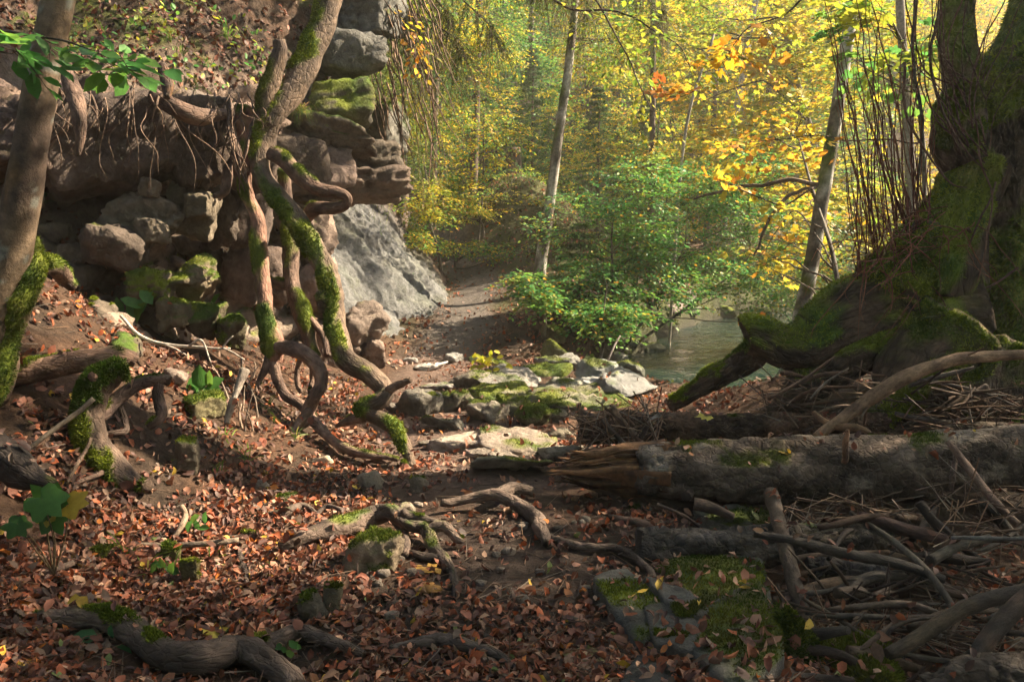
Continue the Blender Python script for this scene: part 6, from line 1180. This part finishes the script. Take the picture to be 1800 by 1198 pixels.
hp = [heap(110, (1010, 715, 1160, 790), 5.2, 5.6, .28, .006, TW, 1, .8), heap(130, (1330, 660, 1620, 760), 5.45, 6.0, .35, .006, TW, 2, .35), heap(80, (1600, 690, 1800, 765), 5.0, 5.6, .4, .007, TW, 3, .4), heap(140, (1380, 875, 1600, 960), 4.0, 4.5, .35, .005, TW, 4, .4), heap(70, (1640, 850, 1800, 980), 3.6, 4.3, .3, .004, TW, 5, .5), heap(260, (1380, 960, 1800, 1180), 3.05, 3.6, .32, .004, TW, 6, .4, .12)]
tag(link('twig_litter', to_mesh('twig_litter', joing(hp), M_WOOD, False)), 'fine broken twigs heaped between the logs and around the old tree', 'twigs', None, 'stuff')
rg = np.random.default_rng(131); m = 2200; yy_ = 1 / rg.uniform(1 / 12., 1 / 2.4, m); xx_ = rg.uniform(-.7, .6, m) * yy_; a = np.stack([xx_, yy_, zg(xx_, yy_) + rg.uniform(.005, .03, m)], -1); d = unit(rg.normal(0, 1, (m, 3)) * np.array([1, 1, .12])); l = rg.uniform(.05, .28, m)
g = twigs(a - d * l[:, None] / 2, d, l, .0025, (1, 1, 1), .0); g['C'] = np.repeat(np.array(TW)[rg.integers(0, 5, m)] * rg.uniform(.5, 1.2, (m, 1)), 9, 0)
tag(link('ground_twigs', to_mesh('ground_twigs', g, M_WOOD, False)), 'thin fallen twigs scattered through the leaf litter', 'twigs', None, 'stuff')
for k in range(95):       # driftwood in the lower right heap, its colours darkened to stand in for shade
    px, py = rg.uniform(1390, 1800), rg.uniform(885, 1190)
    if py < 1000 and px < 1450: continue
    Y = np.interp(py, [880, 1000, 1190], [4.3, 3.55, 2.9]) + rg.uniform(-.15, .15); a = at(px, py, Y); a[2] = max(a[2] - rg.uniform(0, .08), float(zg(a[0], a[1])) + .01)
    an = rg.normal(.1, .7); L = rg.uniform(.15, .6); d = np.array([math.cos(an), rg.normal(0, .5), -math.sin(an) * .45]); d = unit(d); rad = rg.choice([.006, .009, .013, .02, .028]); b = rg.normal(0, .05, 3)
    g = tube([a - d * L / 2, a + b * L, a + d * L / 2], [rad * .8, rad, rad * .55], seg=8, per=6, rough=.15, ridge=.08, seed=3000 + k, wob=.008); c = np.array(TW)[rg.integers(0, 5)] * rg.uniform(.3, .75); bark_col(g, c, c * .5, k, 10)
    solo('driftwood_stick', g, M_WOOD, '%s %s stick in the driftwood heap near %s' % ('thin' if rad < .008 else ('slim' if rad < .011 else ('sturdy' if rad < .017 else 'stout')), 'pale' if c.mean() > .06 else 'dark', near_what(a)), 'stick', 'sticks of the driftwood heap')
for k in range(26):       # sticks under the old tree
    px, py = rg.uniform(1390, 1800), rg.uniform(650, 765); Y = rg.uniform(5.0, 5.7); a = at(px, py, Y); an = rg.normal(.5, .6); L = rg.uniform(.2, .7); d = unit(np.array([math.cos(an), rg.normal(0, .4), math.sin(an) * .6])); rad = rg.choice([.008, .012, .018])
    g = tube([a - d * L / 2, a + rg.normal(0, .03, 3), a + d * L / 2], [rad * .8, rad, rad * .5], seg=8, per=6, rough=.15, ridge=.08, seed=3200 + k, wob=.008); c = np.array(TW)[rg.integers(0, 5)] * rg.uniform(.6, 1.1); bark_col(g, c, c * .5, k, 10)
    solo('debris_stick', g, M_WOOD, '%s %s stick under the old tree near %s' % ('thin' if rad < .01 else ('slim' if rad < .015 else 'sturdy'), 'pale' if c.mean() > .085 else 'dark', near_what(a, LM2)), 'stick', 'sticks at the foot of the old tree')
for k in range(16):       # little dead stalks standing in the sunlit bank
    px, py = rg.uniform(400, 480), rg.uniform(660, 760); a = ground_at(px, py); L = rg.uniform(.12, .3); d = np.array([rg.normal(0, .25), rg.normal(0, .2), 1])
    g = tube([a - d * .03, a + d * L * .6, a + d * L + rg.normal(0, .02, 3)], [.008, .006, .003], seg=6, per=5, rough=.15, seed=3300 + k, wob=.01); c = np.array((.32, .24, .18)) * rg.uniform(.5, 1.1); bark_col(g, c, c * .6, k, 10); solo('dead_stalk', g, M_WOOD, 'short dead stalk standing in the sunlit bank by the arching root', 'stalk', 'dead stalks in the sunlit bank')

# ------------------------------------------------------------------ small plants and grass
def plant(name, lab, foot, leaves, pal, kind, seed, cat='plant', Y=None):
    """leaves: (px, py, size px, colour index, angle) at Y metres"""
    r = np.random.default_rng(seed); f = ground_at(*foot) if Y is None else at(foot[0], foot[1], Y); y = f[1] if Y is None else Y; t = root(name, f, lab, cat)
    for q, (px, py, s, ci, an) in enumerate(leaves):
        c = at(px, py, y - .05 + r.uniform(-.04, .04)); D = np.array([math.cos(an), -.25, math.sin(an) - .15]); N = np.array([r.normal(0, .25), -.75, .65]); S = pxm(s, y)
        g = place_leaves(leaf_tpl(kind), (c - unit(D) * S * .5)[None], D[None], N[None], np.array([S]), (np.array(pal[ci]) * r.uniform(.85, 1.15))[None]); g['V'] += r.normal(0, .012, g['V'].shape) * S
        part('leaf', g, M_LEAF, t, None, False)
        st = tube([f, (f + c) / 2 + np.array([0, 0, .03]), c - unit(D) * S * .4], [.004, .003, .0015], seg=5, per=5, rough=0, seed=q); st['C'][:] = (.16, .11, .06); part('stalk', st, M_ROOT, t)
plant('maple_seedling', 'maple seedling with green and one yellow leaf in the lower left', (95, 1010), [(70, 868, 66, 0, 2.0), (92, 893, 66, 1, -.5), (140, 885, 54, 3, .2), (75, 912, 36, 3, 3.6), (100, 922, 58, 0, -.9), (15, 925, 42, 0, 3.0), (38, 932, 38, 0, -.8)], [(.05, .13, .025), (.06, .15, .03), 0, (.45, .33, .04)], 'maple', 1101, 'seedling', 3.05)
plant('small_herb', 'broad leaved herb in the dark bottom left corner', (185, 1165), [(150, 1118, 46, 0, 2.8), (195, 1110, 30, 0, 1.5), (215, 1145, 44, 1, -.2), (178, 1162, 44, 0, -1.4), (195, 1145, 34, 1, -1.0), (150, 1148, 26, 0, 3.1), (290, 1130, 40, 1, 1.0)], [(.04, .12, .045), (.05, .14, .04)], 'oval', 1102, 'plant', 2.95)
for k, (x, y, lab) in enumerate([(215, 560, 'small seedling with long leaves under the leaning beech'), (345, 560, 'tiny seedling on the mossy ledge'), (350, 690, 'leafy seedling growing on the tall mossy block'), (345, 935, 'low seedling in the leaves by the pale stick'), (280, 1010, 'seedling beside the round moss ball stone'), (500, 1150, 'little sprout beside the massive dark root')]):
    rk = np.random.default_rng(k); s = [52, 36, 46, 30, 26, 24][k]
    plant('seedling', lab, (x, y), [(x + rk.uniform(-.6, .9) * s, y - rk.uniform(0, .9) * s, s * rk.uniform(.7, 1.1), rk.integers(3), rk.uniform(-.8, 2.6)) for _ in range(6)], [(.09, .22, .05), (.07, .18, .04), (.13, .24, .04)], 'oval', 1110 + k, 'seedling')
rk = np.random.default_rng(5); plant('yellow_sprig', 'bright yellow green sprig on the flat rock ledge', (858, 668), [(858 + rk.normal(0, 22), 640 + rk.normal(0, 11), rk.uniform(11, 18), rk.integers(3), rk.uniform(-.5, 3.4)) for _ in range(26)], [(.45, .42, .03), (.38, .40, .03), (.5, .42, .03)], 'oval', 1120, 'plant')
def grass(lab, spots, n, L, pal, seed, name='grass_tuft', droop=.8):
    r = np.random.default_rng(seed); gs = []
    for p in spots:
        a = np.tile(p, (n, 1)) + r.normal(0, .02, (n, 3)); d = unit(np.stack([r.normal(0, .5, n), r.normal(-.1, .5, n), r.uniform(.5, 1.1, n)], -1)); l = L * r.uniform(.5, 1.2, n); w = unit(np.cross(d, [.3, -1, .2])) * .0032; V = []
        for t, ww in ((0, 1), (.35, .9), (.7, .6), (1, .08)):
            c = a + d * (l * t)[:, None]; c[:, 2] -= droop * t ** 2.2 * l; V += [c - w * ww, c + w * ww]
        V = np.stack(V, 1); F_ = np.array([(0, 1, 3, 2), (2, 3, 5, 4), (4, 5, 7, 6)]); Q = (F_[None] + (np.arange(n) * 8)[:, None, None]).reshape(-1, 4); gs.append(geo(V.reshape(-1, 3), None, Q, np.repeat(pick(r, pal, n), 8, 0)))
    g = joing(gs); o = solo(name, g, M_LEAF, lab, 'grass', None, 'stuff', False); return o
GR = [(.12, .22, .03), (.18, .26, .04), (.08, .15, .03), (.28, .26, .06)]
grass('drooping grass tuft hanging from the rock beside the gnarled tree', [at(528, 195, 8.6)], 110, .28, GR + [(.35, .22, .08)], 1201, droop=1.1)
grass('fine grass hanging over the stream bank', [gp(1200 + 9 * k, 560, 12.2 + .03 * k) for k in range(8)], 90, .55, [(.10, .18, .06), (.14, .22, .07), (.2, .24, .1)], 1202, droop=.9)
grass('sparse grass blades on the sunlit left bank', [ground_at(a, b) for a, b in [(430, 790), (440, 815), (470, 720), (400, 770), (490, 745), (380, 830), (520, 770)]], 9, .22, GR, 1203, droop=.5)
grass('few grass blades by the left stones', [ground_at(a, b) for a, b in [(255, 1010), (300, 1020), (215, 975), (370, 985)]], 6, .25, GR, 1204, droop=.6)
grass('grass on the slope above the overhang', [at(a, b, y) for a, b, y in [(320, 95, 6.9), (300, 70, 6.9), (150, 45, 6.3), (400, 60, 7.4), (345, 150, 6.9)]], 14, .3, GR, 1205, droop=1.0)
# large maple leaves lying about
for k, (px, py, s, c, lab) in enumerate([(1015, 1150, 95, (.20, .17, .08), 'big pale maple leaf lying on the path at the bottom'), (370, 1122, 62, (.45, .34, .05), 'yellow maple leaf in the lower left litter'), (745, 1000, 60, (.36, .20, .04), 'spotted orange maple leaf under the arched root'), (745, 1035, 60, (.30, .15, .04), 'brown orange maple leaf below the spotted one'), (50, 1172, 50, (.36, .16, .03), 'orange maple leaf in the bottom left corner'), (1240, 735, 34, (.42, .36, .05), 'yellow green leaf resting on the rotten log'), (1420, 928, 36, (.16, .17, .06), 'dull green leaf resting on the sawn log'), (640, 738, 22, (.40, .40, .06), 'small yellow leaf below the trunk bend')]):
    y_ = ground_at(px, py)[1]; p, n = drop(*at(px, py, y_)[:2]); 
    if 'resting' in lab: p = Vector(at(px, py, 5.35 if 'rotten' in lab else 3.97)); n = Vector((0, -.4, .9))
    if p is None: p = Vector(ground_at(px, py)); n = Vector((0, 0, 1))
    n = np.array(n if n.z > 0 else -n); rk = np.random.default_rng(k); g = place_leaves(leaf_tpl('maple'), (np.array(p) + n * .02)[None], np.array([[rk.normal(), rk.normal(), 0]]), (n + rk.normal(0, .15, 3))[None], np.array([pxm(s, p[1])]) * .8, np.array([c])); g['V'] += rk.normal(0, .006, g['V'].shape)
    g['C'] *= rk.uniform(.7, 1.2, (len(g['C']), 1)); solo('maple_leaf', g, M_DEAD, lab, 'leaf', smooth=False)

# ------------------------------------------------------------------ the air
if HAZE_DENSITY > 0:
    hv = np.array([(a, b, c) for a in (-80, 80) for b in (-9, 96) for c in (-2.5, 40)], float)
    hz = geo(hv, None, np.array([(0, 1, 3, 2), (4, 6, 7, 5), (0, 4, 5, 1), (2, 3, 7, 6), (0, 2, 6, 4), (1, 5, 7, 3)]))
    M_HAZE = bpy.data.materials.new('haze'); M_HAZE.use_nodes = True; N_ = M_HAZE.node_tree.nodes; N_.remove(N_['Principled BSDF'])
    pv = N_.new('ShaderNodeVolumePrincipled'); pv.inputs['Color'].default_value = (1.0, .96, .86, 1); pv.inputs['Density'].default_value = HAZE_DENSITY; pv.inputs['Anisotropy'].default_value = .45
    M_HAZE.node_tree.links.new(pv.outputs[0], N_['Material Output'].inputs['Volume'])
    tag(link('haze', to_mesh('haze', hz, M_HAZE, False)), 'pale sunlit haze between the trees', 'haze', None, 'stuff')
